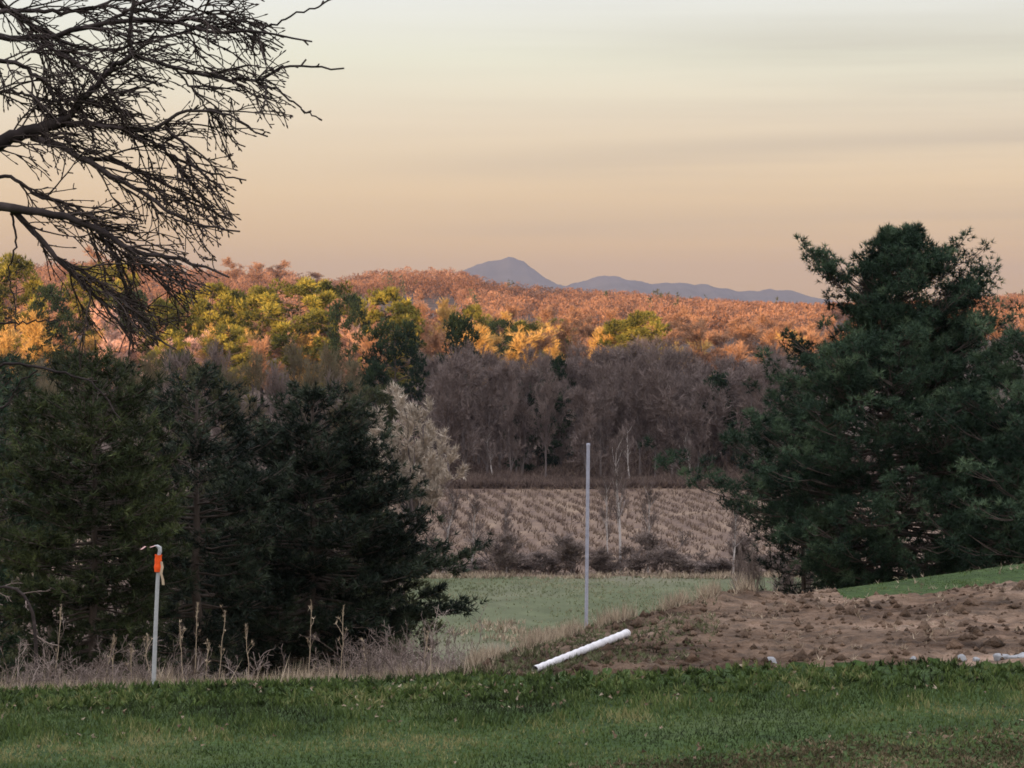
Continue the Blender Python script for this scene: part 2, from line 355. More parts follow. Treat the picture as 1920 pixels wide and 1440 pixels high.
def gz_at(x, y):
    x = np.asarray(x, float); y = np.asarray(y, float); return height(x, y)+terrain_detail(x, y, np.clip(960+F*x/np.maximum(y, 1), -1500, 3400))

# distant mountains, 13 km off
mxp = np.array([-400, 300, 600, 700, 800, 860,880,900,915,930,941,953,965,982,1003,1024,1044,1060,1085,1100,1118,1135,1160,1180,1200,1240,1275,1290,1310,1350,1400,1440,1480,1530,1600,1700,2000,2400])
mpy = np.array([ 600, 590, 572, 556, 532, 510,503,495,492,488,484,481,485, 493, 506, 519, 531, 536, 531, 523, 518, 516, 519, 524, 527, 532, 530, 531, 533, 540, 544, 541, 546, 558, 572, 590, 600, 600])
us = np.linspace(-400, 2400, 700); top = (HZ-np.interp(us, mxp, mpy))/F*13000
top += fbm(us, us*0, .05, 3)*14*np.clip(top/150, 0, 1)
rows = np.linspace(-1, 1, 61); mv = []
for s in rows:
    d = 13000+s*2400; prof = max(0, 1-abs(s))**.9
    xx = (us-960)/F*13000*1.0+fbm(us, us*0+s*3, .01, 2)*200*abs(s)
    mv.append(np.stack([xx, np.full_like(us, d), -30+(top+30)*prof+fbm(us, us*0+s*9, .03, 4)*46*prof*(1-prof)*2], -1))
mv = np.array(mv); a, b = mv.shape[:2]; i, j = np.meshgrid(np.arange(a-1), np.arange(b-1), indexing='ij')
mq = np.stack([i*b+j, i*b+j+1, (i+1)*b+j+1, (i+1)*b+j], -1).reshape(-1, 4)
tag(mesh_obj('mountain_range', mv.reshape(-1, 3), mq, M['mountain'], smooth=True), kind='structure')

# ------------------------------------------------------------------ hillside woods (uncountable)
def blob_forest(name, n, dmin, dmax, pxr, hsz, mat, seed, nf=56, keep=None, label=None, pointed=False):
    r = np.random.default_rng(seed); d = np.sqrt(r.uniform(dmin**2, dmax**2, n)); px = r.uniform(*pxr, n)
    x = (px-960)/F*d; z = height(x, d)
    if keep is not None:
        k = keep(px, d, r); x, d, z, px = x[k], d[k], z[k], px[k]; n = len(x)
    H = r.uniform(hsz*.7, hsz*1.25, n); W = H*(.22 if pointed else .38)
    m = MB()
    # crown shell of small twiggy faces
    th = r.uniform(0, 2*np.pi, (n, nf)); v = r.uniform(0, 1, (n, nf))
    prof = (1-v)**.8 if pointed else np.sin(np.clip(v, .02, 1)*np.pi*.92+.2)**.6
    rad = W[:,None]*prof*r.uniform(.45, 1.05, (n, nf))
    c = np.stack([x[:,None]+rad*np.cos(th), d[:,None]+rad*np.sin(th), z[:,None]+H[:,None]*(.25+.75*v)], -1).reshape(-1, 3)
    dirs = norm(np.stack([np.cos(th)*.7, np.sin(th)*.7, np.full_like(th, .9)], -1).reshape(-1, 3)+r.normal(size=(n*nf,3))*.3)
    tint = np.clip(np.repeat(r.random(n), nf)+r.normal(size=n*nf)*.12, 0, 1)
    blades(m, c, dirs, 2, hsz*.17, hsz*.06, .5, r, tint)
    # stems
    Pn = np.stack([np.stack([x, d, z-1], -1), np.stack([x, d, z+H*.5], -1)], 1)
    tubes(m, Pn, np.stack([W*.05, W*.03], 1), 3, tint=r.random(n))
    o = m.build(name, mat); tag(o, label, 'woodland', kind='stuff'); return o
clr = lambda px, d, r: vnoise(px*.012, d*.004) > -.28
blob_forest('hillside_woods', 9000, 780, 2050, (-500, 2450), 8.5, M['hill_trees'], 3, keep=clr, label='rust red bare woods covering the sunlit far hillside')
blob_forest('hillside_pines', 420, 1000, 1850, (-300, 2300), 11, M['hill_pines'], 4, nf=26, pointed=True,
            keep=lambda px, d, r: ((np.abs(px-1240) < 95) & (d > 1550)) | ((vnoise(px*.02+5, d*.006) > .16)), label='dark evergreens dotted through the far hillside woods')
# wood on the hill behind the viewer that keeps the foreground in shade
def back_wood():
    r = np.random.default_rng(12); n = 700; x = r.uniform(-520, 260, n); y = r.uniform(-330, -150, n); z = height(x, y)
    m = MB(); H = r.uniform(1.2, 3.0, n); th = r.uniform(0, 6.28, (n, 40)); v = r.uniform(0, 1, (n, 40)); rad = (1.3*np.sin(v*2.8+.2))*r.uniform(.5, 1, (n, 40))
    c = np.stack([x[:,None]+rad*np.cos(th), y[:,None]+rad*np.sin(th), z[:,None]+H[:,None]*v], -1).reshape(-1, 3)
    blades(m, c, np.tile([[0,0,1.]], (len(c),1)), 2, 1.0, .4, .6, r)
    tag(m.build('scrub', M['olive_twig']), 'low scrub on the ridge behind the viewpoint', 'scrub', kind='stuff')
back_wood()

# ------------------------------------------------------------------ tree builders
def pine_geometry(H, rl, rr_, r, nb, fine=1.0, tl=.17, tw=.013, nbl=9, low=.08, trunk_r=None, k=6, nlet=11, voids=(), trunk_dx=0.0, topfill=0, layer=0.0, ball=0.0, flat=1.0, extra=()):
    """trunk at origin; rl/rr_: functions of z giving the reach to the left / right. returns (trunk MB, crown MB)"""
    tr = MB(); bo = MB(); cr_ = MB(); trunk_r = trunk_r or H*.014
    zz = np.linspace(0, H*.97, 12); wob = np.cumsum(r.normal(size=(12,2))*H*.004, 0)
    wob[:,0] += trunk_dx*(zz/H)**1.5
    T = np.column_stack([wob[:,0], wob[:,1], zz]); tubes(tr, T[None], (trunk_r*(1-.85*zz/H))[None], 8)
    brs = []; ends = []; lets = []; letR = []
    for i in range(nb):
        hf = low+(1-low)*max(0.0, (i+r.uniform(-.4,.4))/nb)**.92; hf = min(max(hf, low), .985); az = i*2.399+r.uniform(-.5,.5)
        z = hf*H
        if layer: z = min((np.floor(z/layer)+.5+.35*math.sin(3*az+z))*layer+r.normal()*.045, .985*H)
        brs.append((z, az, None))
    for i in range(topfill):
        z = H*r.uniform(.66, .99); brs.append((z, r.uniform(0, 6.28), None if i % 3 else .5*min(rl(z), rr_(z))))
    for (z, az, ln) in extra: brs.append((z, az, ln))
    for z, az, ln in brs:
        hf = z/H; c = math.cos(az); s = math.sin(az); wgt = (c+1)/2
        R_ = rr_(z)*wgt+rl(z)*(1-wgt)
        if ln is None:
            ln = R_*r.uniform(.72, 1.06)
            ln = max(ln, .06*H*.3)
        rise = ln*(-.12+.75*hf**2)                # upper branches climb
        z0 = max(z-rise, .03*H)
        bx, by = np.interp(z0, zz, T[:,0]), np.interp(z0, zz, T[:,1])
        t = np.linspace(0, 1, k); droop = np.sin(t*np.pi)*-.06*ln*(1-hf)
        zc = z0+(z-z0)*t**1.2+droop+.05*ln*t**3
        pts = np.column_stack([bx+c*ln*t-wob[0,0]*0, by+s*ln*t, zc]); pts[1:] += r.normal(size=(k-1,3))*ln*.02
        tubes(bo, pts[None], (max(trunk_r*.28*(1-hf*.6), .006)*np.linspace(1,.25,k))[None], 4)
        nl = max(4, int(nlet*(ln/(H*.3))**.6)); ts = r.uniform(.38 if layer else .22, 1.0, nl); ts[0] = 1.0
        for q, t_ in enumerate(ts):
            a = min(int(t_*(k-1)), k-2); f = t_*(k-1)-a; p = pts[a]*(1-f)+pts[a+1]*f; tan = norm(pts[a+1]-pts[a])
            sd = (1 if q % 2 else -1); lat = np.array([-tan[1], tan[0], 0])*sd
            if q == 0: d = tan+np.array([0,0,.25])
            else: d = tan*.75+lat*r.uniform(.5,1.1)+np.array([0,0,r.uniform(-.05,.4)*flat])
            d = norm(d); ll = (.10+.30*(1-t_*.75))*ln*r.uniform(.6,1.1)+.1*fine
            lets.append((p, d, ll))
    lp = np.array([l[0] for l in lets]); ld = np.array([l[1] for l in lets]); ll = np.array([l[2] for l in lets])
    e = lp+ld*ll[:,None]+np.array([0,0,1])*ll[:,None]*.12
    mid = (lp+e)/2-np.array([0,0,1])*ll[:,None]*.04
    tubes(bo, np.stack([lp, mid, e], 1), np.tile([[.008,.006,.004]], (len(lp),1))*fine*(H/6)**.5, 3)
    spc = .085*fine; pos = []; dr = []
    cnt = np.clip((ll/spc).astype(int), 2, 14) if not ball else np.full(len(ll), 13)
    ix = np.repeat(np.arange(len(ll)), cnt); t = r.uniform(.15, 1.04, len(ix))
    pos = lp[ix]*(1-t)[:,None]+e[ix]*t[:,None]+r.normal(size=(len(ix),3))*.035*fine
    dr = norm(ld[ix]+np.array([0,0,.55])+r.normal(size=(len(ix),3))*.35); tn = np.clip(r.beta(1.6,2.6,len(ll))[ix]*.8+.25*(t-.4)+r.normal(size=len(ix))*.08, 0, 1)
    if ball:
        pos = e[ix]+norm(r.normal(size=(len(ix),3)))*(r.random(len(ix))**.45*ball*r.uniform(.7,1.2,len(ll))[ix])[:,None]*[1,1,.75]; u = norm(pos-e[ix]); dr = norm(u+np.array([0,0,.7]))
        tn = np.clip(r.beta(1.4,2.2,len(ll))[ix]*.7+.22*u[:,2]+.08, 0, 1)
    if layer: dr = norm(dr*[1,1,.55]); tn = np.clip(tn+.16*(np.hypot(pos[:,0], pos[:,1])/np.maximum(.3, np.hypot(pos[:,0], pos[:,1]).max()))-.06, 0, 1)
    for (vx, vz, vr) in voids:
        m = np.hypot(pos[:,0]-vx, pos[:,2]-vz)+.25*vr*r.normal(size=len(pos))*.4 > vr
        pos = pos[m]; dr = dr[m]; tn = tn[m]
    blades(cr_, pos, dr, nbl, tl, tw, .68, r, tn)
    return tr, bo, cr_

def lerp_prof(zs, rs): 
    zs = np.array(zs, float); rs = np.array(rs, float); o = np.argsort(zs); zs = zs[o]; rs = rs[o]
    return lambda z: float(np.interp(z, zs, rs))

def near_pine(name, label, group, trunk_px, top_py, d, left, right, needle, seed, nb=120, gaps=(), extra=(), **kw):
    """left/right: lists of (row, reach in photo px)"""
    r = np.random.default_rng(seed); s = d/F; x = (trunk_px-960)*s; zg = float(gz_at(x, d))-.05; H = (HZ-top_py)*s-zg
    cv = lambda lst: lerp_prof([(HZ-py)*s-zg for py, _ in lst], [q*s for _, q in lst])
    vo = [((gx_-trunk_px)*s, (HZ-gy_)*s-zg, gr*s) for gx_, gy_, gr in gaps]
    ex = [((HZ-py)*s-zg, az, ln*s) for py, az, ln in extra]
    e = empty(name, (x, d, zg)); tag(e, label, 'tree', group)
    tr, bo, cr_ = pine_geometry(H, cv(left), cv(right), r, nb, voids=vo, extra=ex, **kw)
    t_ = tr.build('trunk', M['pine_bark'], e); bo.build('boughs', M['pine_bark'], t_); cr_.build('crown', M[needle], e)
    return e

# right hand white pine and its neighbours
near_pine('pine_tree', 'tall dark green pine rising above the horizon on the right, sky gaps in its top', 'dark pines around the yard',
    1665, 432, 60, [(425,5),(445,20),(470,42),(500,62),(530,85),(560,95),(600,95),(640,140),(665,195),(700,205),(760,232),(830,240),(880,255),(960,262),(1010,255),(1050,220),(1085,120),(1130,80)],
    [(425,5),(445,30),(470,52),(500,90),(530,150),(560,182),(600,195),(650,190),(700,215),(760,290),(900,350),(1060,360),(1130,200)],
    'pine_needle', 21, nb=290, topfill=34, ball=.21, gaps=[(1612,535,22),(1748,553,26),(1690,560,14),(1578,505,10),(1560,620,20),(1790,525,12)], fine=1.25, tl=.15, tw=.019, nbl=13, nlet=14, low=.06, trunk_dx=.35,
    extra=[(492,3.14,152),(500,3.0,146),(512,3.3,150),(530,3.14,135),(505,3.2,120),(470,.1,118),(490,0,140),(908, 3.05, 385), (925, 3.3, 370)], trunk_r=.16)
near_pine('pine_tree', 'broad dark pine at the right border, standing right of the tall pine', 'dark pines around the yard',
    2060, 560, 56, [(560,20),(600,110),(640,190),(700,200),(800,250),(950,300),(1060,280)], [(560,20),(700,200),(1000,300)],
    'pine_needle', 22, nb=200, ball=.21, fine=1.4, tl=.16, tw=.020, nbl=12, nlet=12, trunk_r=.15)
near_pine('pine_tree', 'low dark pine tucked at the left foot of the tall right pine', 'dark pines around the yard',
    1500, 800, 64, [(800,20),(880,110),(960,130),(1040,110),(1090,60)], [(800,20),(900,120),(1090,150)],
    'pine_needle_dark', 23, nb=80, fine=1.5, tl=.2, tw=.028, nlet=10)
near_pine('pine_tree', 'low bushy dark pine under the right side of the tall right pine', 'dark pines around the yard',
    1830, 780, 62, [(780,20),(880,120),(1000,160),(1090,150)], [(780,20),(880,120),(1000,160),(1090,150)],
    'pine_needle_dark', 24, nb=100, fine=1.5, tl=.2, tw=.028, nlet=11)
# left group
near_pine('pine_tree', 'nearly black broad pine whose lower boughs reach over the green meadow', 'dark pines around the yard',
    575, 722, 44, [(722,15),(760,70),(800,110),(900,160),(1000,190),(1150,200),(1230,150)],
    [(722,25),(760,95),(800,120),(850,140),(900,165),(940,190),(1000,225),(1040,225),(1065,235),(1110,220),(1160,235),(1190,215),(1215,130)],
    'pine_needle_dark', 31, nb=235, layer=.44, flat=.3, fine=1.0, tl=.15, tw=.022, nbl=12, nlet=14, extra=[(1062,.05,285),(1075,-.1,265),(1165,.08,275),(1150,-.12,265)], trunk_r=.11)
near_pine('pine_tree', 'dull green pine with its reddish trunk showing, right of the orange flagged stake', 'dark pines around the yard',
    368, 690, 41, [(690,20),(730,80),(800,130),(900,160),(1000,170),(1100,150),(1200,90)],
    [(690,20),(730,80),(800,120),(900,150),(1000,150),(1100,140),(1200,80)],
    'pine_needle_dark', 32, nb=135, layer=.46, flat=.3, fine=1.0, tl=.15, tw=.022, nbl=9, nlet=13, low=.16, trunk_r=.10)
near_pine('pine_tree', 'olive green bushy pine behind the orange flagged stake', 'dark pines around the yard',
    175, 665, 38.5, [(665,20),(720,110),(800,160),(900,190),(1000,200),(1100,180),(1200,120)],
    [(665,20),(720,90),(800,130),(900,150),(1000,170),(1100,160),(1200,100)],
    'pine_needle_olive', 33, nb=205, layer=.40, flat=.5, fine=1.0, tl=.15, tw=.020, nbl=9, nlet=15, low=.04)
near_pine('pine_tree', 'dark green pine cut by the left border beyond the dry weeds', 'dark pines around the yard',
    -40, 660, 42, [(660,20),(720,110),(800,160),(1000,200),(1100,180),(1200,120)],
    [(660,20),(720,90),(800,150),(900,170),(1000,180),(1060,150),(1100,90),(1200,60)],
    'pine_needle', 34, nb=160, layer=.45, flat=.4, fine=1.05, tl=.15, tw=.020, nbl=9, nlet=13, low=.04)
near_pine('pine_tree', 'small dark pine in the gap between the dull green pine and the black pine', 'dark pines around the yard',
    470, 800, 47, [(800,20),(900,110),(1100,150),(1200,120)], [(800,20),(900,110),(1100,150),(1200,120)],
    'pine_needle_dark', 35, nb=160, fine=1.1, tl=.16, tw=.021, nlet=11)

# prototypes for mid and far conifers (about 12 m tall, 3.2 m reach)
def far_pine_proto(mat, seed, shape):
    r = np.random.default_rng(seed); H = 12.
    if shape == 0: f = lerp_prof([0,2,5,8,10.5,12], [2.2,3.2,3.4,2.9,1.9,.5])
    elif shape == 1: f = lerp_prof([0,2,5,7,9,11,12], [1.5,2.6,3.3,2.2,2.8,1.6,.6])
    else: f = lerp_prof([0,3,7,9.5,11.3,12], [1.8,3.0,3.6,3.1,1.8,.8])
    tr = MB(); cr_ = MB(); t = np.linspace(0, 1, 9); tubes(tr, np.column_stack([.1*np.sin(t*4), .1*np.cos(t*3), t*H*.96])[None], (.19*(1-.85*t))[None], 6)
    nc = 46; hf = np.clip(.10+.90*((np.arange(nc)+r.uniform(-.4,.4,nc))/nc)**.85, .05, .97); az = np.arange(nc)*2.4+r.uniform(-.6,.6,nc)
    reach = np.array([f(h*H) for h in hf])*r.uniform(.45,1.0,nc); c = np.column_stack([np.cos(az)*reach, np.sin(az)*reach, hf*H])
    st = np.column_stack([0*az, 0*az, np.maximum(hf*H-reach*.25, .3)]); k = np.linspace(0,1,4)[None,:,None]
    tubes(tr, st[:,None]*(1-k)+c[:,None]*k, np.tile([[.05,.04,.03,.015]], (nc,1)), 4)
    ix = np.repeat(np.arange(nc), 52); u = norm(r.normal(size=(len(ix),3)))*r.random(len(ix))[:,None]**.4
    cs = r.uniform(.65,1.15,nc)[ix][:,None]; pos = c[ix]+u*[.95,.95,.62]*cs+np.column_stack([np.cos(az[ix]), np.sin(az[ix]), 0*ix+.4])*.25
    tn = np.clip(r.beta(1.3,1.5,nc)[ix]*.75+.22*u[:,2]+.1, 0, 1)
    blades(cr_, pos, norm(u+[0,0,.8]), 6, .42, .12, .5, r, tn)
    e = empty('pine_tree'); tr.build('trunk', M['pine_bark'], e); cr_.build('crown', mat, e); return e
# prototypes for bare broadleaf trees (12 m tall)
def bare_proto(twig, bark, seed, H=12., W=3.4, nl=16, dense=6, stems=1, tw=.05, name='bare_tree', up=.35, low=.3):
    r = np.random.default_rng(seed); tr = MB(); cw = MB(); zz = np.linspace(0, 1, 9); st = []
    for q in range(stems):
        lean = r.normal(size=2)*(.12 if stems == 1 else .38)
        hh = H*(.86 if q == 0 else r.uniform(.6,.85))
        st.append(np.column_stack([lean[0]*hh*zz**1.3*.5+np.r_[0, np.cumsum(r.normal(size=8)*.05)], lean[1]*hh*zz**1.3*.5+np.r_[0, np.cumsum(r.normal(size=8)*.05)], hh*zz-.15]))
    st = np.array(st); R0 = np.tile((.17 if stems == 1 else .09)*(1-.82*zz), (stems, 1))*(H/12)
    tubes(tr, st, R0, 6, tint=np.full(stems, .6))
    l1, r1 = grow(st, R0, nl, low, .97, W*.9, W*1.25, .75, (0,0,up), .12, 6, r, .5, .03, .35, (0,0,.10))
    tubes(tr, l1, r1, 4, tint=np.full(len(l1), .5))
    l2, r2 = grow(l1, r1, 7, .25, 1, W*.35, W*.6, .7, (0,0,up*.7), .16, 4, r, .5, .016, .5, (0,0,.06)); tubes(cw, l2, r2, 3)
    l3, r3 = grow(l2, r2, 5, .2, 1, W*.2, W*.34, .7, (0,0,up*.7), .2, 3, r, .6, .012, .5); tubes(cw, l3, r3, 3)
    n3 = len(l3); ix = np.repeat(np.arange(n3), dense); t = r.random(len(ix))[:,None]
    pos = l3[ix,0]*(1-t)+l3[ix,2]*t; d = norm(norm(l3[ix,2]-l3[ix,0])+r.normal(size=(len(ix),3))*.5+np.array([0,0,.3]))
    cl = np.clip(.5+.35*np.sin(pos[:,0]*1.1+seed)*np.cos(pos[:,2]*.9), 0, 1)
    blades(cw, pos, d, 1, W*.2, tw, .15, r, cl*.6+r.random(len(pos))*.4)
    e = empty(name); tr.build('trunk', bark, e); cw.build('crown', twig, e); return e

_used = set()
protos = {
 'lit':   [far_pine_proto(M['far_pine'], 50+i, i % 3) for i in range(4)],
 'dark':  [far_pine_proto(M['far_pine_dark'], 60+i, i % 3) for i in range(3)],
 'mid':   [far_pine_proto(M['mid_pine'], 65+i, i % 3) for i in range(3)],
 'grey':  [bare_proto(M['grey_twig'], M['grey_bark'], 70+i, tw=.06, dense=6, low=.12, nl=20) for i in range(5)],
 'olive': [bare_proto(M['olive_twig'], M['grey_bark'], 80+i, tw=.05) for i in range(2)],
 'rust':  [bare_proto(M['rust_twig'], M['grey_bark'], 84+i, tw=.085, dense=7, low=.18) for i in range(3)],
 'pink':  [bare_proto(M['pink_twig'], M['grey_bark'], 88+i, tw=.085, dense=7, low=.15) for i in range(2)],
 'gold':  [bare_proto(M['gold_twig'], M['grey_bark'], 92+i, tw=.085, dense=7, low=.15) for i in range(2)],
 'shrub': [bare_proto(M['mauve_twig'], M['grey_bark'], 96+i, H=4, W=1.3, nl=9, dense=3, stems=5, tw=.022, name='shrub', up=.3, low=.1) for i in range(3)],
 'sapling': [bare_proto(M['grey_twig'], M['pale_bark'], 100+i, H=7, W=1.4, nl=14, dense=3, tw=.025, name='sapling') for i in range(2)],
}
pr = np.random.default_rng(5)
_ones = ['','first','second','third','fourth','fifth','sixth','seventh','eighth','ninth','tenth','eleventh','twelfth','thirteenth','fourteenth','fifteenth','sixteenth','seventeenth','eighteenth','nineteenth']
_tens = ['','','twenty','thirty','forty','fifty']; _tenth = ['','','twentieth','thirtieth','fortieth','fiftieth']
def nth(k): return _ones[k] if k < 20 else (_tenth[k//10] if k % 10 == 0 else _tens[k//10]+'-'+_ones[k % 10])
def place(kind, px, top, d, wpx, label, group, cat='tree'):
    """a tree of the kind: trunk at column px, crown top at row `top`, distance d, crown width wpx"""
    ps = protos[kind]; p = ps[int(pr.integers(len(ps)))]
    if p.name not in _used: o = p; _used.add(p.name)
    else: o = copy_tree(p)
    x = (px-960)/F*d; zg = float(gz_at(x, d))-.1; Hh = (HZ-top)/F*d-zg
    H0 = {'shrub': 4*.98, 'sapling': 7*1.0}.get(kind, 12*1.02); W0 = {'shrub': 3.4, 'sapling': 3.4}.get(kind, 7.0)
    if kind in ('grey','olive','rust','pink','gold'): W0 = 8.0
    o.location = (x, d, zg); sxy = wpx/F*d/W0; o.scale = (sxy, sxy, Hh/H0)
    o.rotation_euler = (0, 0, float(pr.uniform(0, 6.28)))
    tag(o, label, cat, group); return o

# ---- sunlit evergreens in the glowing row (px, top, width, distance, label)
G1 = 'sunlit pines in the glowing row'
lit = [
 (-60,500,110,430,'lit','yellow green sunlit pine cut by the left border'),
 (30,478,105,430,'lit','tall yellow green pine near the left border, behind the lowest bare boughs'),
 (92,535,70,400,'dark','dark green pine between the two tallest sunlit pines near the left border'),
 (165,500,100,470,'lit','olive pine poking above the ridge behind the hanging bare twigs'),
 (215,492,80,500,'lit','slim yellow topped pine seen through the bare twigs left of the pine block'),
 (90,600,90,400,'gold','golden leafy tree low at the left under the dark pine'),
 (250,545,80,440,'dark','dark pine behind the tips of the drooping bare branches'),
 (310,560,80,430,'lit','olive pine at the left end of the dense block of sunlit pines'),
 (352,545,80,440,'lit','rounded sunlit pine, second in the dense block of pines'),
 (400,532,85,430,'lit','sunlit pine directly right of the lowest bare branch tip'),
 (446,545,75,440,'lit','small topped sunlit pine in the middle of the pine block'),
 (492,538,90,430,'lit','olive sunlit pine left of the widest crown in the pine block'),
 (562,524,120,420,'lit','widest sunlit pine, domed, the highest of the pine block'),
 (618,528,90,430,'lit','sunlit pine at the right shoulder of the domed pine'),
 (655,552,60,400,'dark','dark narrow pine closing the right end of the pine block'),
 (722,540,100,420,'lit','yellow green pine with a rounded top standing right of the pine block'),
 (762,575,70,430,'lit','low yellow green pine leaning on the rounded sunlit pine'),
 (430,610,70,400,'lit','bright yellow green bushy pine low in front of the pine block'),
 (320,620,60,395,'lit','small bright olive pine under the drooping bare twigs'),
 (885,572,60,460,'lit','slim sunlit pine above the left dark pine of the middle'),
 (935,600,60,430,'dark','small dark pine with a leaning top in the orange trees'),
 (985,603,70,440,'lit','olive pine in the middle of the orange trees'),
 (1045,598,60,470,'lit','thin olive pine below the saddle of the blue mountains'),
 (1165,600,90,400,'lit','left half of the lone pair of bright pines above the grey wood'),
 (1208,584,85,400,'lit','taller right half of the lone pair of bright pines above the grey wood'),
]
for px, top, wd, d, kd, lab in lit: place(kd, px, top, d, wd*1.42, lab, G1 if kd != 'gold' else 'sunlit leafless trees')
# ---- dark pines standing in the shade line
for px, top, wd, d, lab in [
 (740,602,120,262,'dark spreading pine top standing up against the orange trees left of centre'),
 (862,590,95,270,'dark cone shaped pine above the left end of the grey wood'),
 (1040,668,70,262,'dull pine half hidden in the grey wood left of the tall pale pole'),
 (1010,720,120,252,'dark pine buried in the middle of the grey wood'),
 (1345,700,90,250,'dark olive evergreen at the right end of the grey wood'),
 (705,680,90,235,'dark pine behind the pale cream tree')]:
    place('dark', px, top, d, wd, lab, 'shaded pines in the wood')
# ---- shaded mixed trees behind the left pines
SH = [(-70,640,170,150,'mid'),(20,650,150,170,'mid'),(80,665,130,130,'olive'),(140,640,130,185,'mid'),(210,655,140,160,'mid'),(270,668,130,140,'olive'),
    (330,655,120,190,'grey'),(385,670,130,150,'mid'),(440,650,130,180,'olive'),(490,655,110,200,'olive'),(530,680,120,140,'grey'),(580,650,130,190,'olive'),(620,665,120,170,'olive'),
    (668,685,110,185,'olive'),(545,640,110,215,'olive'),(600,700,110,120,'grey'),(650,720,90,150,'olive'),(405,640,110,215,'grey'),(250,640,120,215,'olive'),(60,640,120,220,'olive'),(700,720,100,205,'mid'),
    (160,650,120,225,'olive'),(332,640,110,225,'mid')]
for i, (px, top, wd, d, kd) in enumerate(SH):
    top = top+20 if px < 560 else top+6
    nm = {'mid':'dull green pine','olive':'leafless olive brown tree','grey':'leafless grey tree'}[kd]
    place(kd, px, top, d, wd, f'{nm}, {nth(sorted(q[0] for q in SH).index(px)+1)} from the left in the shade behind the near left pines', 'shaded trees behind the left pines: '+nm)
# ---- grey wood beyond the stubble field
r = np.random.default_rng(8)
tops = lambda x: np.interp(x, [780,820,900,960,1050,1100,1180,1240,1290,1340,1400,1460,1560], [690,665,655,665,668,655,648,648,672,690,672,655,650])
for row, (d, n) in enumerate([(246,20),(258,22),(275,20),(298,18)]):
    for i in range(n):
        px = 790+(i+.5+r.uniform(-.3,.3))*(1500-790)/n
        place('grey', px, tops(px)+r.uniform(-8,30)+(r.uniform(0,60) if row == 0 else 0), d+r.uniform(-5,7), r.uniform(85,165),
              (nth(i+1)+' grey bare tree from the left along the field side of the grey wood') if row == 0 else 'grey purple crown in the depth of the shaded wood beyond the tan field', 'bare trees of the grey wood'+('' if row == 0 else ', back rows'))
# ---- sunlit leafless trees
for i, (px, top, d) in enumerate([(-80,900,70),(10,880,78),(90,930,68),(170,870,82),(260,900,74),(340,930,66),(420,880,80),(500,900,72),(590,870,84),(660,900,76),(720,1000,88)]):
    place('mid', px, top, d, 200, f'dull green pine, {nth(i+1)} from the left low behind the near left pines', 'low pines behind the near left pines')
for px, top, d, lab in [(1408,1042,72,'left'),(1470,1036,74,'middle'),(1535,1050,70,'right')]:
    place('shrub', px, top, d, 90, f'{lab} one of three mauve bushes at the foot of the tall right pine', 'bushes under the right pine', 'bush')
for px, top, d, lab in [(180,462,1500,'wispy crown above the ridge behind the hanging twigs'),(250,480,1520,'wispy crown above the ridge, just right of the first'),(440,483,1500,'tall wispy crown on the ridge above the pine block'),
    (478,492,1480,'small wispy crown on the ridge right of the tall one'),(520,488,1500,'orange crown breaking the skyline left of the domed pine'),(585,508,1540,'faint crown on the skyline above the domed pine')]:
    place('rust', px, top+2, d, 60, 'leafless '+lab, 'crowns on the left skyline')
r = np.random.default_rng(9)
sp = [(205,580,110,420,'pink','round salmon pink bare tree behind the drooping twigs at left'),
      (652,612,95,400,'pink','round salmon pink bare tree left of the dark spreading pine'),
      (1325,600,130,420,'rust','round glowing orange bare tree right of the lone pair of bright pines'),
      (820,575,90,470,'gold','golden orange tree right of the rounded sunlit pine'),
      (1110,592,90,480,'rust','orange bare tree left of the lone pair of bright pines')]
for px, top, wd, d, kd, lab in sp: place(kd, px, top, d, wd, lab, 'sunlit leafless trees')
names = {'rust':'orange','pink':'pinkish','gold':'golden'}
for i in range(46):
    px = -90+i*36+r.uniform(-12,12)
    if px > 1600 and px < 1800: pass
    base = np.interp(px, [-100,300,700,800,1250,1400,1900], [575,585,590,585,600,600,590])
    kd = ['rust','rust','gold','rust','pink'][int(r.integers(5))] if px < 700 else (['gold','rust','gold','rust'][int(r.integers(4))] if px < 1180 else ['rust','rust','rust'][int(r.integers(3))])
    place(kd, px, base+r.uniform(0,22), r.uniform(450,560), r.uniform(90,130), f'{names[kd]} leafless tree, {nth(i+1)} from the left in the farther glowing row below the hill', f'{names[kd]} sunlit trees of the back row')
for i in range(40):
    px = -80+i*42+r.uniform(-12,12)
    base = np.interp(px, [-100,300,700,800,1250,1400,1900], [625,630,620,615,635,628,620])
    kd = ['pink','rust','gold','pink'][int(r.integers(4))] if px < 700 else (['gold','rust','gold'][int(r.integers(3))] if px < 1180 else ['rust','gold'][int(r.integers(2))])
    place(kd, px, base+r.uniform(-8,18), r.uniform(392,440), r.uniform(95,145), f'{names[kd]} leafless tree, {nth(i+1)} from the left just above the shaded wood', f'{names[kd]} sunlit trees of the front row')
for i in range(34):
    px = -60+i*60+r.uniform(-15,15)
    base = np.interp(px, [-100,300,700,800,1250,1400,1900], [540,548,556,562,574,590,580])
    place('rust', px, base+r.uniform(0,14), r.uniform(640,820), r.uniform(60,85), f'rust red leafless tree, {nth(i+1)} from the left along the foot of the far hill', 'rust red trees at the foot of the hill')
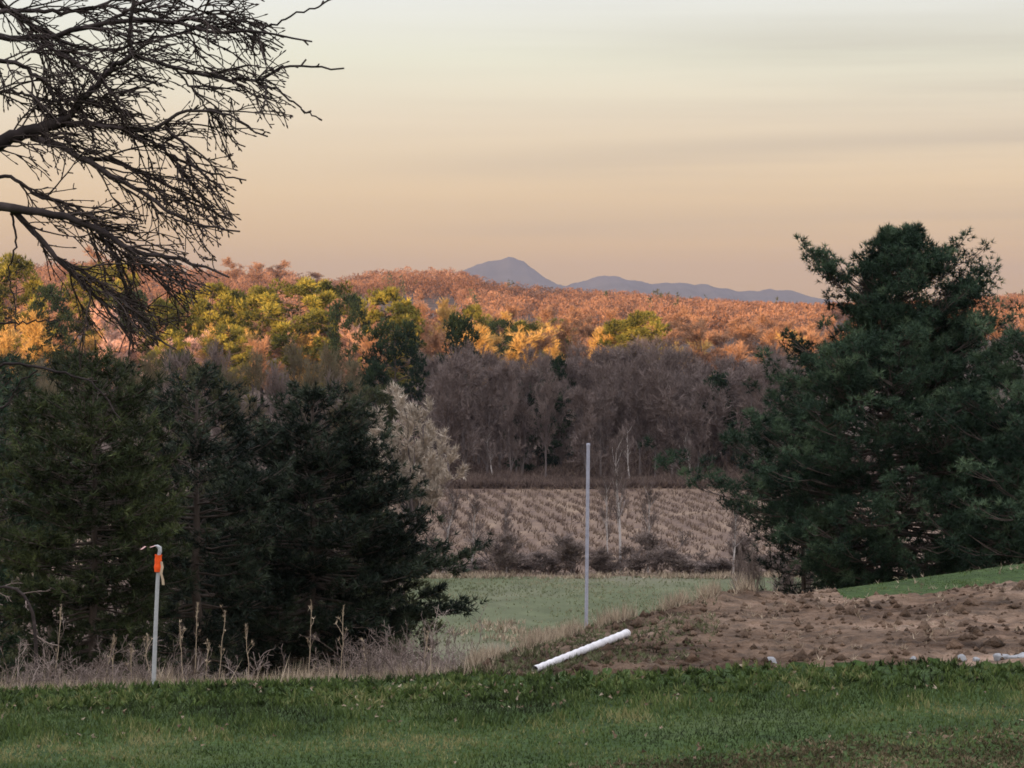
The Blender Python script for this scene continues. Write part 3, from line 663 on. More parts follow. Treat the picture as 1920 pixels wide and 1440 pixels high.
# ---- pale cream tree at the field corner
def pale_tree():
    r = np.random.default_rng(41); d = 178.; s = d/F; x = (775-960)*s; zg = float(gz_at(x, d))-.1
    e = empty('pale_tree', (x, d, zg)); tag(e, 'pale cream twiggy tree leaning left beside the black pine', 'tree')
    tr = MB(); cw = MB(); tipz = lambda px, py: np.array([(px-775)*s, 0, (HZ-py)*s-zg])
    tg = [(742,728),(700,742),(760,745),(780,765),(800,752),(815,785),(835,810),(850,850),(690,780),(700,820),(720,870),(862,880),(745,800),(790,830),(820,870),(770,880)]
    st = []
    for (a, b) in tg:
        tip = tipz(a, b)*[1,0,.93]; tip[1] = r.uniform(-1.6,1.6); t = np.linspace(0,1,8)[:,None]
        p = np.array([r.uniform(-.3,.3),r.uniform(-.3,.3),0])*(1-t)+tip*t; p[:,0] -= np.sin(t[:,0]*np.pi)*tip[0]*.12
        p[1:] += r.normal(size=(7,3))*.08; st.append(p)
    st = np.array(st); R0 = np.tile(np.linspace(.10,.02,8), (len(st),1)); tubes(tr, st, R0, 5)
    l1, r1 = grow(st, R0, 16, .3, 1, .9, 1.5, .55, (0,0,.3), .12, 5, r, .5, .015, .4, (0,0,.05)); tubes(cw, l1, r1, 3)
    l2, r2 = grow(l1, r1, 11, .1, 1, .45, .8, .6, (0,0,.3), .15, 3, r, .6, .012, .5); tubes(cw, l2, r2, 3)
    ix = np.repeat(np.arange(len(l2)), 7); t = r.random(len(ix))[:,None]; pos = l2[ix,0]*(1-t)+l2[ix,2]*t
    blades(cw, pos, norm(l2[ix,2]-l2[ix,0]), 1, .42, .065, .5, r)
    tr.build('trunk', M['grey_bark'], e); cw.build('crown', M['pale_twig'], e)
pale_tree()
# ---- hedge of brush between meadow and stubble field
r = np.random.default_rng(10)
for i in range(21):
    px = 770+i*39+r.uniform(-12,12); d = r.uniform(139.5,144.5)
    place('shrub', px, r.uniform(1022,1062) if i % 4 else 1000, d, r.uniform(95,140), f'mauve brown bush, {nth(i+1)} from the left in the hedge beyond the meadow', 'bushes of the hedge', 'bush')
for px, top, wd, d, lab in [(885,925,70,143,'thin leafless sapling at the left of the hedge in front of the tan field'),
    (950,940,55,143,'small leafless sapling with a dark stem in the hedge, left of the pole'),
    (1165,800,95,143,'tallest pale stemmed leafless sapling, just right of the tall pale pole'),
    (1140,890,60,144,'leafless sapling in the hedge close to the right side of the pole'),
    (1215,900,70,144,'leafless sapling in the hedge between the pole and the right pines'),
    (1375,940,70,142,'leafless sapling in the hedge beneath the low bough of the right pine'),
    (1545,1010,50,142,'short leafless sapling in front of the foot of the tall right pine'),
    (830,900,90,144,'spreading leafless sapling between the black pine and the tan field')]:
    place('sapling', px, top, d, wd, lab, 'saplings of the hedge')
# pale trunks at wood edge
for px, top, d, lab in [(925,800,243.5,'left of the pole'),(1298,800,243,'near the low bough of the right pine'),(1180,790,243,'just right of the pole')]:
    place('sapling', px, top, d, 60, 'slender pale trunk at the wood edge, '+lab, 'pale trunks at the wood edge')
for kd, ps in protos.items():
    for p in ps:
        if p.name not in _used:
            for ch in list(p.children): bpy.data.objects.remove(ch)
            bpy.data.objects.remove(p)

# ------------------------------------------------------------------ the bare tree reaching in from the left
def bare_near():
    r = np.random.default_rng(77); D0 = 9.2; s = D0/F
    bx, by = P(-900, 0, 9.6)[0], 9.6; zg = float(gz_at(bx, by))-.05
    e = empty('bare_tree', (bx, by, zg)); tag(e, 'leafless tree reaching in from the upper left with dark knobbly twigs', 'tree')
    off = np.array([bx, by, zg]); tr = MB(); tw = MB()
    def seg(pts, d0, d1, r0, r1, k=22, wig=.0035):
        pts = np.array(pts, float); q = resample(pts, k); dd = np.linspace(d0, d1, k); p = np.array([P(a, b, d) for (a, b), d in zip(q, dd)])
        p[1:-1] += r.normal(size=(k-2,3))*wig*[1,2,1]; return p-off, np.linspace(r0*.78, r1*.72, k)*s
    # trunk and off-frame forks, real wood all the way to the ground
    T = np.array([off, off+[.03,.02,1.2], off+[.10,0,2.2], off+[.22,-.02,3.0], off+[.35,0,3.6]])-off
    T = resample(T, 12); tubes(tr, T[None], np.linspace(.17,.11,12)[None], 10)
    crotch = T[-1]+off
    def fork(target, d, r0, r1, sag=0):
        b = P(*target, d); k = 12; t = np.linspace(0,1,k)[:,None]; p = crotch*(1-t)+b*t; p[:,2] += np.sin(t[:,0]*np.pi)*sag; return (p-off)[None], np.linspace(r0, r1, k)[None]
    for tg, d, r0, r1, sg in [((-60,300),9.2,.075,.038,.05),((-40,385),9.0,.06,.026,-.05),((-40,60),9.4,.06,.028,.1),((-20,-60),9.3,.05,.02,.1),((-20,110),9.1,.04,.02,0),((-30,690),8.9,.03,.012,-.2)]:
        a_, b_ = fork(tg, d, r0, r1, sg); tubes(tr, a_, b_, 8)
    limbs = [
     ([(-60,300),(0,265),(50,247),(120,228)],9.2,9.2,20,15),
     ([(118,229),(140,205),(175,165),(210,130),(248,100)],9.2,9.1,9,7),
     ([(248,100),(243,60),(250,0),(262,-80)],9.1,9.0,6,4),
     ([(248,102),(330,128),(400,145),(480,150),(520,132),(560,124),(645,128)],9.1,8.8,5.5,2.2),
     ([(470,148),(520,168),(560,200),(600,224)],8.9,8.8,3.2,1.8),
     ([(118,230),(200,235),(260,246),(300,240),(335,210),(380,207),(430,217),(470,242),(502,256)],9.2,9.0,7,2.2),
     ([(60,258),(120,272),(160,302),(200,325),(250,350),(300,385),(360,420),(450,434)],9.2,9.0,9,2.2),
     ([(150,296),(215,300),(260,320),(310,345),(370,385),(440,415)],9.2,9.3,6,2.2),
     ([(230,245),(290,270),(340,300),(400,325),(462,338)],9.15,9.3,5,2),
     ([(-40,385),(0,388),(60,395),(140,410),(190,432),(235,462),(300,483),(350,490),(430,520)],9.0,8.8,12,2.5),
     ([(20,392),(60,430),(110,490),(160,535),(210,590),(245,640)],9.0,8.9,8,2.5),
     ([(105,485),(170,520),(225,560),(270,615),(330,655)],9.0,8.8,5,2.2),
     ([(180,430),(215,480),(235,540),(262,590),(300,640)],9.0,9.1,5,2.2),
     ([(235,462),(270,500),(320,520),(370,540)],9.0,9.0,4.5,2),
     ([(130,405),(210,440),(280,470),(330,520),(350,560)],9.0,9.0,4,2),
     ([(-20,330),(20,330),(70,370),(130,380),(180,410)],9.1,9.1,5,3),
     ([(-40,60),(0,70),(60,75),(130,62),(200,42),(260,36),(340,42),(400,64),(450,58),(500,62),(585,78)],9.4,9.0,9,2.2),
     ([(490,56),(560,25),(645,-8),(700,-30)],9.0,8.9,2.6,1.8),
     ([(-20,-60),(0,8),(50,45),(110,75)],9.3,9.4,8,5),
     ([(110,75),(170,95),(230,90),(300,70),(380,50),(440,50),(530,90)],9.4,9.2,5,2.2),
     ([(-20,110),(40,120),(80,150),(110,190),(130,226)],9.1,9.2,6,5),
     ([(200,40),(260,10),(330,-20),(400,-50)],9.3,9.2,5,3),
     ([(330,42),(400,20),(440,0),(480,-20)],9.2,9.1,3.5,2),
     ([(60,75),(130,110),(190,150),(230,200)],9.3,9.1,5,2.5),
     ([(-30,180),(20,170),(90,190),(160,185)],9.2,9.3,5,2.5),
     ([(-30,20),(40,20),(120,25),(190,10),(270,-20)],9.3,9.5,7,3),
     ([(-30,690),(20,680),(80,688),(130,702),(175,718),(205,755),(225,785)],8.9,8.7,4.0,1.6),
     ([(-20,790),(15,755),(40,715),(70,695)],8.9,8.9,2.6,2),
     ([(-40,610),(0,606),(60,605),(110,600)],8.9,8.9,3,1.6),
     ([(20,400),(30,450),(15,520),(30,580)],9.0,9.0,3,1.6),
     ([(310,240),(345,270),(360,310),(420,355)],9.1,9.0,3.5,2),
     ([(330,130),(370,180),(395,215),(440,270),(460,275)],9.1,9.2,3,1.8),
    ]
    PL, RL = [], []; tops_only = []
    for pts, d0, d1, r0, r1 in limbs:
        p, q = seg(pts, d0, d1, r0, r1); PL.append(p); RL.append(q)
    PL = np.array(PL); RL = np.array(RL); lm = MB(); tubes(lm, PL, RL, 7)
    thin = np.array([26,27,28,29]); main = np.array([i for i in range(len(limbs)) if i not in (26,27,28,17,2,29)])
    lp = PL[main]; lr = RL[main]
    px1 = s
    l1, r1 = grow(lp, lr, 14, .06, .98, 90*px1, 250*px1, .60, (.14,0,-.10), .11, 12, r, .42, 2.0*px1, .4, (.05,0,-.05)); 
    r1 = np.minimum(r1, np.linspace(1.95,.85,12)[None]*px1)
    # keep boughs out of the clear sky: drop those whose tips leave the crown outline
    def inside(p):
        w_ = p+off; a = 960+F*w_[...,0]/w_[...,1]; b = HZ-F*w_[...,2]/w_[...,1]
        lim = np.interp(b, [-200,0,60,130,180,225,260,300,340,430,470,520,560,640,700], [520,500,540,560,545,560,500,440,455,448,400,415,380,320,150])
        return a < lim
    k1 = inside(l1[:,-1]) & inside(l1[:,6]); l1, r1 = l1[k1], r1[k1]; tubes(tw, l1, r1, 4)
    tb, rb = PL[[3,4,5,16,17,8,26]], RL[[3,4,5,16,17,8,26]]
    b2, br2 = grow(tb, rb, 5, .5, 1, 10*px1, 22*px1, .9, (0,0,0), .2, 3, r, .6, 1.8*px1, .9); tubes(tw, b2, br2, 4)
    l2, r2 = grow(l1, r1, 5, .10, .98, 35*px1, 105*px1, .60, (.08,0,-.06), .12, 7, r, .75, 1.6*px1, .7, (.03,0,-.03))
    r2 = np.minimum(r2, np.linspace(1.2,.8,7)[None]*px1)
    k2 = inside(l2[:,-1]); l2, r2 = l2[k2], r2[k2]; tubes(tw, l2, r2, 4)
    l3, r3 = grow(l2, r2, 2, .1, 1, 6*px1, 18*px1, .9, (.05,0,.05), .2, 3, r, .8, 1.4*px1, .95); r3 = np.minimum(r3, .95*px1); tubes(tw, l3, r3, 4)
    l4, r4 = grow(l1, r1, 4, .1, 1, 5*px1, 14*px1, 1.0, (0,0,.1), .2, 3, r, .9, 1.5*px1, .95); r4 = np.minimum(r4, 1.2*px1); tubes(tw, l4, r4, 4)
    # knobbly end buds
    for arr, rr4 in ((l2, r2), (l1, r1)):
        e1 = arr[:,-1]; dd = norm(arr[:,-1]-arr[:,-2]); k = np.array([-.4,0,.5,1.])[None,:,None]*6*px1
        tubes(tw, e1[:,None]+dd[:,None]*k, np.tile(np.array([[.8,1.5,1.4,.4]])*px1, (len(e1),1)), 5)
    # off-frame crown above and left so that it stays a whole tree from another position
    st = np.array([resample([T[-1], T[-1]+[a*.4, b*.4, .9], T[-1]+[a, b, 2.2]], 10) for a, b in [(-1.3,.3),(-.3,1.2),(.2,-1.0),(-.9,-.9),(.3,.3)]])
    R_ = np.tile(np.linspace(.06,.015,10), (5,1)); tubes(tr, st, R_, 6)
    o1, q1 = grow(st, R_, 12, .2, 1, .5, 1.1, .7, (-.1,0,.05), .14, 8, r, .5, .008, .5)
    def outside(p):
        w_ = p+off; a = 960+F*w_[...,0]/w_[...,1]; b = HZ-F*w_[...,2]/w_[...,1]; return ((a < -60) | (b < -80)).all(-1)
    k = outside(o1); o1, q1 = o1[k], q1[k]; tubes(tw, o1, q1, 4)
    o2, q2 = grow(o1, q1, 8, .1, 1, .15, .35, .7, (0,0,0), .15, 5, r, .6, .005, .6); k = outside(o2); tubes(tw, o2[k], q2[k], 3)
    t_ = tr.build('trunk', M['bark_near'], e, smooth=True); lm.build('limbs', M['bark_near'], t_, smooth=True); tw.build('twigs', M['twig_near'], e)
bare_near()

# ------------------------------------------------------------------ lawn grass, clods, dry weeds
def lawn_grass():
    r = np.random.default_rng(61); n = 190000; mb = MB()
    d = 21.2+(31.5-21.2)*r.random(n)**.9; px = r.uniform(-600, 2800, n); x = (px-960)/F*d
    ok = region(x, d, px) == 0; x, d, px = x[ok], d[ok], px[ok]
    n2 = 38000; d2 = r.uniform(33.5, 39.5, n2); p2 = r.uniform(1450, 2700, n2); x2 = (p2-960)/F*d2; k = region(x2, d2, p2) == 0
    x = np.r_[x, x2[k]]; d = np.r_[d, d2[k]]; px = np.r_[px, p2[k]]
    z = gz_at(x, d)-.01
    strip = np.clip((25.3+.17*x-d)/.5, 0, 1)        # paler mown strip
    rough = np.clip((d-26.4)/1.2, 0, 1)
    brown = np.clip(fbm(x+3, d, .5, 3)*2.0+.75, 0, 1)*np.clip((px-980)/250, 0, 1)*np.clip((22.9+.42*x-d)/.6, 0, 1)
    tuft = fbm(x*1.0, d*.6, 4.5, 2)
    tint = np.clip(.36+fbm(x, d, 1.3, 3)*.5+.28*strip*(1-brown)+tuft*.55+r.normal(size=len(x))*.27, 0, 1)
    keep = r.random(len(x)) > brown*.7; x, d, z, tint, rough = x[keep], d[keep], z[keep], tint[keep], rough[keep]
    L_ = (.04+.02*(1-strip[keep])+.13*np.clip(tuft[keep], 0, 1)*(1-.7*strip[keep]))*np.clip((28.8-d)/2.4, .30, 1)*r.uniform(.7,1.4,len(x))
    dirs = norm(r.normal(size=(len(x),3))*[.5,.5,0]+[0,0,1]); side = norm(r.normal(size=(len(x),3))*[1,1,.1])*(.013+.008*r.random(len(x)))[:,None]
    p = np.column_stack([x, d, z]); v = np.stack([p-side*.5, p+side*.5, p+dirs*L_[:,None]], 1).reshape(-1, 3)
    mb.add(v, t=np.arange(len(v)).reshape(-1, 3), tint=np.repeat(tint, 3))
    tag(mb.build('grass', M['grass']), 'short green lawn grass with darker tufts towards its far edge', 'grass', kind='stuff')
    # broad-leaved weeds at the far edge
    m2 = MB(); n = 3600; d = r.uniform(26.6, 28.9, n); px = r.uniform(-500, 2700, n); x = (px-960)/F*d; kk = region(x, d, px) == 0; x, d = x[kk], d[kk]
    pos = np.column_stack([x, d, gz_at(x, d)+.01]); blades(m2, pos, np.tile([[0,0,1.]], (len(x),1)), 7, .10, .028, .8, r)
    tag(m2.build('weeds', M['grass']), 'leafy green weeds along the far edge of the lawn', 'weeds', kind='stuff')
    m3 = MB(); n = 24000; d = r.uniform(21.5, 26.4, n); px = r.uniform(980, 2700, n); x = (px-960)/F*d; bb = np.clip(fbm(x+3, d, .5, 3)*2.0+.75, 0, 1)*np.clip((px-980)/250, 0, 1)*np.clip((22.9+.42*x-d)/.6, 0, 1); kk = r.random(n) < bb; x, d = x[kk], d[kk]
    pos = np.column_stack([x, d, gz_at(x, d)+.002]); blades(m3, pos, np.tile([[0,0,.7]], (len(x),1)), 5, .05, .013, 1.0, r)
    tag(m3.build('dead_grass', mat_tint('dead_grass', [(.03,.03,.012),(.06,.05,.025),(.10,.075,.04),(.24,.18,.11)], .9, 1.2)), 'dead brown grass in the bare patch at the lower right', 'grass', kind='stuff')
lawn_grass()
def litter():
    r = np.random.default_rng(70); n = 1000; d = r.uniform(22, 29, n); px = r.uniform(-200, 2150, n); x = (px-960)/F*d; k = (region(x, d, px) == 0) & (r.random(n) < np.where(d > 26, .9, .25)*np.clip(.6+fbm(x, d, .8, 2)*1.5, .1, 1)); x, d = x[k], d[k]
    m = MB(); blades(m, np.column_stack([x, d, gz_at(x, d)+.045]), norm(r.normal(size=(len(x),3))*[1,1,.4]), 2, .05, .032, .5, r)
    tag(m.build('fallen_leaves', mat_tint('fallen_leaves', [(.10,.065,.04),(.20,.14,.09),(.34,.28,.2)], .8)), 'tan fallen leaves caught in the lawn', 'leaves', kind='stuff')
litter()
def clods():
    r = np.random.default_rng(62); n = 1500; d = r.uniform(28, 36.5, n); px = r.uniform(870, 2150, n); x = (px-960)/F*d; k = region(x, d, px) == 1; x, d = x[k], d[k]; n = len(x)
    o = np.array([[1,0,0],[-1,0,0],[0,1,0],[0,-1,0],[0,0,1],[0,0,-1.]]); f = np.array([[0,2,4],[2,1,4],[1,3,4],[3,0,4],[2,0,5],[1,2,5],[3,1,5],[0,3,5]])
    sz = r.gamma(2., .014, n)+.01; v = o[None]*sz[:,None,None]*r.uniform(.6,1.3,(n,6,1))+np.column_stack([x, d, gz_at(x, d)+.005])[:,None]
    mb = MB(); mb.add(v.reshape(-1,3), t=(f[None]+np.arange(n)[:,None,None]*6).reshape(-1,3))
    tag(mb.build('soil_clods', M['dirt']), 'loose crumbs of brown soil scattered on the dirt mound', 'soil', kind='stuff')
    m = MB(); n = 900; d = r.uniform(28, 38, n); px = r.uniform(860, 2150, n); x = (px-960)/F*d
    e = np.abs(fbm(x, d, .8, 3)) < .16; x, d = x[e], d[e]; pos = np.column_stack([x, d, gz_at(x, d)])
    blades(m, pos, np.tile([[0,0,1.]], (len(x),1)), 5, .09, .010, .8, r); tag(m.build('straw', M['dry_grass']), 'pale straw and dead stems strewn over the dirt mound', 'straw', kind='stuff')
clods()
def dry_weeds():
    r = np.random.default_rng(63)
    # fringe of straw coloured grass beyond the lawn edge
    n = 9000; d = r.uniform(28.6, 33, n); px = r.uniform(-300, 930, n); x = (px-960)/F*d; pos = np.column_stack([x, d, gz_at(x, d)-.02])
    keep = r.random(n) < np.clip(.30+fbm(x, d, 1.0, 3)*1.6, .04, 1)*np.clip((px+100)/600, .3, 1); pos = pos[keep]
    m = MB(); hh = .5+1.2*np.clip(fbm(x, d, 2.0, 2)[keep]+.2, 0, 1)
    for q, ll in ((0, .16), (1, .24), (2, .36)):
        sel = (hh*1.2 > .5+q*.35); blades(m, pos[sel], np.tile([[0.05,0,1.]], (sel.sum(),1)), 3, ll, .010, .33, r)
    n = 5000; d = r.uniform(31, 39, n); px = r.uniform(830, 1500, n); x = (px-960)/F*d; k = region(x, d, px) == 2; x, d = x[k], d[k]
    pos = np.column_stack([x, d, gz_at(x, d)-.02]); blades(m, pos, np.tile([[0,0,1.]], (len(pos),1)), 3, .28, .011, .35, r)
    n = 2600; px = r.uniform(880, 1420, n); x = (px-960)/F*32; dc = np.interp(px, kx, kcd)+r.uniform(-.3,1.1,n); x = (px-960)/F*dc; pos = np.column_stack([x, dc, gz_at(x, dc)-.02]); k = r.random(n) < np.clip(.35+fbm(px, 0*px, .03, 3)*1.4, .03, 1); pos = pos[k]
    blades(m, pos, np.tile([[0,0,1.]], (len(pos),1)), 4, .26, .009, .3, r)
    tag(m.build('dry_grass', M['dry_grass']), 'straw coloured dry grass fringe behind the lawn', 'grass', kind='stuff')
    # brambles
    n = 1500; d = r.uniform(29.3, 38, n); px = r.uniform(-300, 900, n); x = (px-960)/F*d; b0 = np.column_stack([x, d, gz_at(x, d)-.03])
    k = 7; o = np.empty((n,k,3)); o[:,0] = b0; dens = fbm(x, d, .7, 3); sel = (r.random(n) < np.clip(.16+dens*2.0, .02, 1)); b0 = b0[sel]; dens = dens[sel]; n = len(b0); o = np.empty((n,k,3)); o[:,0] = b0
    dv = norm(r.normal(size=(n,3))*[.5,.5,.2]+[0,0,1]); ln = r.uniform(.2,.65,n)*(1+.9*np.clip(dens*2, 0, 1))
    for j in range(1,k): dv = norm(dv+r.normal(size=(n,3))*.18-[0,0,.10]); o[:,j] = o[:,j-1]+dv*(ln/(k-1))[:,None]
    m = MB(); R = np.tile(np.linspace(.006,.003,k), (n,1)); tubes(m, o, R, 3)
    a, b = grow(o, R, 9, .2, 1, .12, .34, .8, (0,0,.3), .2, 4, r, .8, .003, .7); tubes(m, a, b, 3)
    a2, b2 = grow(a, b, 3, .2, 1, .05, .12, .8, (0,0,.1), .2, 3, r, .8, .0028, .7); tubes(m, a2, b2, 3)
    tag(m.build('brambles', M['mauve_twig']), 'tangle of mauve grey brambles in front of the left pines', 'brambles', kind='stuff')
    # low dull weeds on the slope behind the pole and at the mound's left shoulder
    n = 9000; d = r.uniform(28.5, 37, n); px = 830+520*r.random(n)**1.4; x = (px-960)/F*d; pos = np.column_stack([x, d, gz_at(x, d)]); kk = region(x, d, px) >= 1; pos = pos[kk & (r.random(n) < np.clip(1.15-(px-830)/420+fbm(x, d, .9, 3), 0, .8))]
    m = MB(); blades(m, pos, np.tile([[0,0,1.]], (len(pos),1)), 6, .075, .014, .7, r); tag(m.build('ground_cover', mat_tint('ground_cover', [(.035,.03,.02),(.075,.07,.035),(.10,.12,.05),(.22,.18,.12)], .9, 1.5)), 'dull green weeds on the left shoulder of the dirt mound', 'weeds', kind='stuff')
dry_weeds()
def stalks():
    r = np.random.default_rng(64)
    data = [(100,1110,1285,33,'bent stalk near the left border, crooked at its top'),(190,1180,1290,31,'leaning stalk left of the flagged stake, tilted to the right'),
            (208,1165,1290,31,'thin upright stalk midway between left border and flagged stake'),(245,1190,1290,30,'short stalk with a thick head left of the flagged stake'),
            (275,1165,1290,30,'stalk touching the left side of the flagged stake'),(345,1150,1285,31,'paired stalk just right of the flagged stake'),
            (364,1105,1285,32,'tall thin stalk under the reddish pine trunk'),(388,1180,1285,31,'short stalk right of the tall thin one'),
            (408,1120,1200,34,'stalk among the pine boughs with a forked top'),(575,1100,1275,32,'tall pale stalk in front of the black pine'),
            (636,1110,1270,31,'tallest pale stalk before the middle of the black pine'),(690,1180,1270,31,'stalk in front of the right half of the black pine'),
            (790,1170,1265,30,'last stalk at the right end of the dry fringe'),(465,1150,1280,31,'slim stalk between the two groups of stalks')]
    for px, top, bot, d, lab in data:
        top += 28
        s = d/F; x = (px-960)*s; zg = float(gz_at(x, d))-.02; H = (HZ-top)*s-zg; k = 10; t = np.linspace(0,1,k); lean = r.uniform(-.06,.09)*H
        if 'tilted' in lab: lean = .16
        p = np.column_stack([lean*t+np.r_[0,np.cumsum(r.normal(size=k-1)*.006)], r.normal(size=k)*.004, H*t])
        e = empty('weed_stalk', (x, d, zg)); tag(e, 'dry tan '+lab, 'stalk', 'dry stalks before the left pines')
        m = MB(); R = np.linspace(.0065,.0035,k)[None]; tubes(m, p[None], R, 5)
        a, b = grow(p[None], R, 5, .45, .98, .07, .22, .5, (0,0,.5), .12, 5, r, .7, .004, .6); tubes(m, a, b, 3); blades(m, a[:,-1], np.tile([[0,0,1.]], (len(a),1)), 6, .05, .012, .8, r); m.build('stem', M['dry_grass'], e)
        h = MB(); q_ = np.linspace(0,1,7)[:,None]; q_ = p[-2]*(1-q_)+p[-1]*q_; tubes(h, p[None,-2:], np.array([[.007,.004]]), 5); blades(h, q_, np.tile([[0,0,1.]], (7,1)), 7, .045, .008, .4, r); h.build('seed_head', M['dry_grass'], e)
stalks()
def arch():
    r = np.random.default_rng(65); d = 34.; pts = resample([(-60,1130),(-20,1105),(20,1098),(45,1115),(62,1150),(66,1185),(70,1290)], 16)
    p = np.array([P(a, b, d+q*.0) for q, (a, b) in enumerate(pts)]); base = np.array([p[-1,0], p[-1,1], float(gz_at(p[-1,0], p[-1,1]))-.05]); p[-1] = base
    e = empty('bent_branch', base); tag(e, 'dark arched branch bending over at the left border above the brambles', 'branch'); m = MB(); R = np.linspace(.014,.032,16)[None]
    tubes(m, (p-base)[None], R, 6); m.build('stem', M['bark_near'], e, smooth=True)
    m = MB(); a, b = grow((p-base)[None], R, 9, .05, .7, .2, .5, .8, (0,0,.1), .15, 6, r, .4, .005, .6); tubes(m, a, b, 4)
    a2, b2 = grow(a, b, 4, .2, 1, .08, .2, .8, (0,0,0), .15, 4, r, .7, .004, .7); tubes(m, a2, b2, 3); m.build('twigs', M['mauve_twig'], e)
arch()
def meadow_tufts():
    r = np.random.default_rng(66); n = 14000; d = r.uniform(100, 139, n); px = r.uniform(700, 1750, n); x = (px-960)/F*d
    keep = r.random(n) < np.clip(.5+fbm(x, d, .12, 3)*1.5, .1, 1); x, d = x[keep], d[keep]; pos = np.column_stack([x, d, gz_at(x, d)-.02])
    m = MB(); blades(m, pos, np.tile([[0,0,1.]], (len(x),1)), 3, .16, .05, .5, r)
    tag(m.build('meadow_grass', mat_tint('meadow_grass', [(.11,.125,.06),(.16,.17,.085),(.28,.24,.155)], .8, .15)), 'pale green grass growing over the valley meadow', 'grass', kind='stuff')
    n = 5000; d = r.uniform(137.2, 140.5, n)-.0; px = r.uniform(700, 1800, n); x = (px-960)/F*d; pos = np.column_stack([x, d, gz_at(x, d)-.02]); k = r.random(n) < .35+fbm(x, d, .5, 2); pos = pos[k]
    n2 = 2400; d2 = r.uniform(104, 116, n2); p2 = r.uniform(840, 1500, n2); x2 = (p2-960)/F*d2; pos2 = np.column_stack([x2, d2, gz_at(x2, d2)-.02]); pos2 = pos2[fbm(x2, d2, .25, 3) > .08]
    m = MB(); blades(m, np.concatenate([pos, pos2]), np.tile([[0,0,1.]], (len(pos)+len(pos2),1)), 3, .35, .05, .4, r)
    tag(m.build('field_edge_grass', M['dry_grass']), 'strip of straw coloured grass edging the green meadow', 'grass', kind='stuff')
meadow_tufts()
def stubble():
    r = np.random.default_rng(67); m = MB(); ang = math.radians(5.5); P_ = []
    for row in np.arange(-90, 90, 1.5):
        t = np.arange(-110, 110, .22); x = row*math.cos(ang)+t*math.sin(ang)*-1+r.normal(size=len(t))*.24+fbm(t, t*0+row, .15, 2)*.5; y = 195+t*math.cos(ang)+row*math.sin(ang)
        px = 960+F*x/y; k = (y > 141) & (y < 240.5) & (px > 650) & (px < 1650) & (r.random(len(t)) < .75+fbm(x, y, .3, 2)*.8); P_.append(np.column_stack([x[k], y[k]]))
    q = np.concatenate(P_); pos = np.column_stack([q, gz_at(q[:,0], q[:,1])-.02])
    blades(m, pos, np.tile([[.12,0,1.]], (len(pos),1)), 3, .42, .085, .35, r)
    tag(m.build('corn_stubble', mat_tint('corn_stubble', [(.10,.068,.054),(.15,.106,.078),(.22,.16,.115)], .9, .25)), 'slanting rows of tan corn stubble on the far field', 'stubble', kind='stuff')
    n = 12000; d = np.r_[r.uniform(239, 243, n//3), r.uniform(243, 285, n-n//3)]; px = r.uniform(700, 1650, n); x = (px-960)/F*d; hh = np.clip(.5+fbm(x, d, .12, 3), .1, 1)*np.clip((d-238)/8, .25, 1); pos = np.column_stack([x, d, gz_at(x, d)-.05]); m = MB()
    for q in range(3): blades(m, pos+np.column_stack([0*x, 0*x, hh*q*1.1]), np.tile([[0,0,1.]], (n,1)), 4, .8, .08, .6, r)
    tag(m.build('undergrowth', mat_tint('undergrowth', [(.07,.048,.040),(.13,.09,.072),(.2,.145,.11)], .9)), 'dark brown undergrowth at the foot of the grey wood', 'undergrowth', kind='stuff')
stubble()

# ------------------------------------------------------------------ pole, stake, pipe, stones
def lathe(mb, pts, rad, sides=14, cap=True):
    tubes(mb, np.asarray(pts, float)[None], np.asarray(rad, float)[None], sides)
def pole():
    d = 36.; s = d/F; x = (1098-960)*s; zg = float(gz_at(x, d))-.1; H = (HZ-833)*s-zg; k = 26; t = np.linspace(0,1,k)
    e = empty('pole', (x, d, zg)); tag(e, 'tall slender pale grey pole standing behind the dirt mound', 'pole')
    m = MB(); px = (5*(t)**1)*s; pts = np.column_stack([px, 0*t, H*t]); lathe(m, pts, np.full(k, .025)); m.build('shaft', M['metal'], e, smooth=True)
    m = MB(); lathe(m, [(px[-1],0,H-.02),(px[-1],0,H+.008),(px[-1],0,H+.014),(px[-1],0,H+.016)], [.029,.029,.022,.001]); m.build('cap', M['metal'], e)
    for z in (.62,):
        m = MB(); zz = H*z; lathe(m, [(px[-1]*z,0,zz-.02),(px[-1]*z,0,zz+.02)], [.029,.029]); m.build('collar', M['metal'], e)
pole()
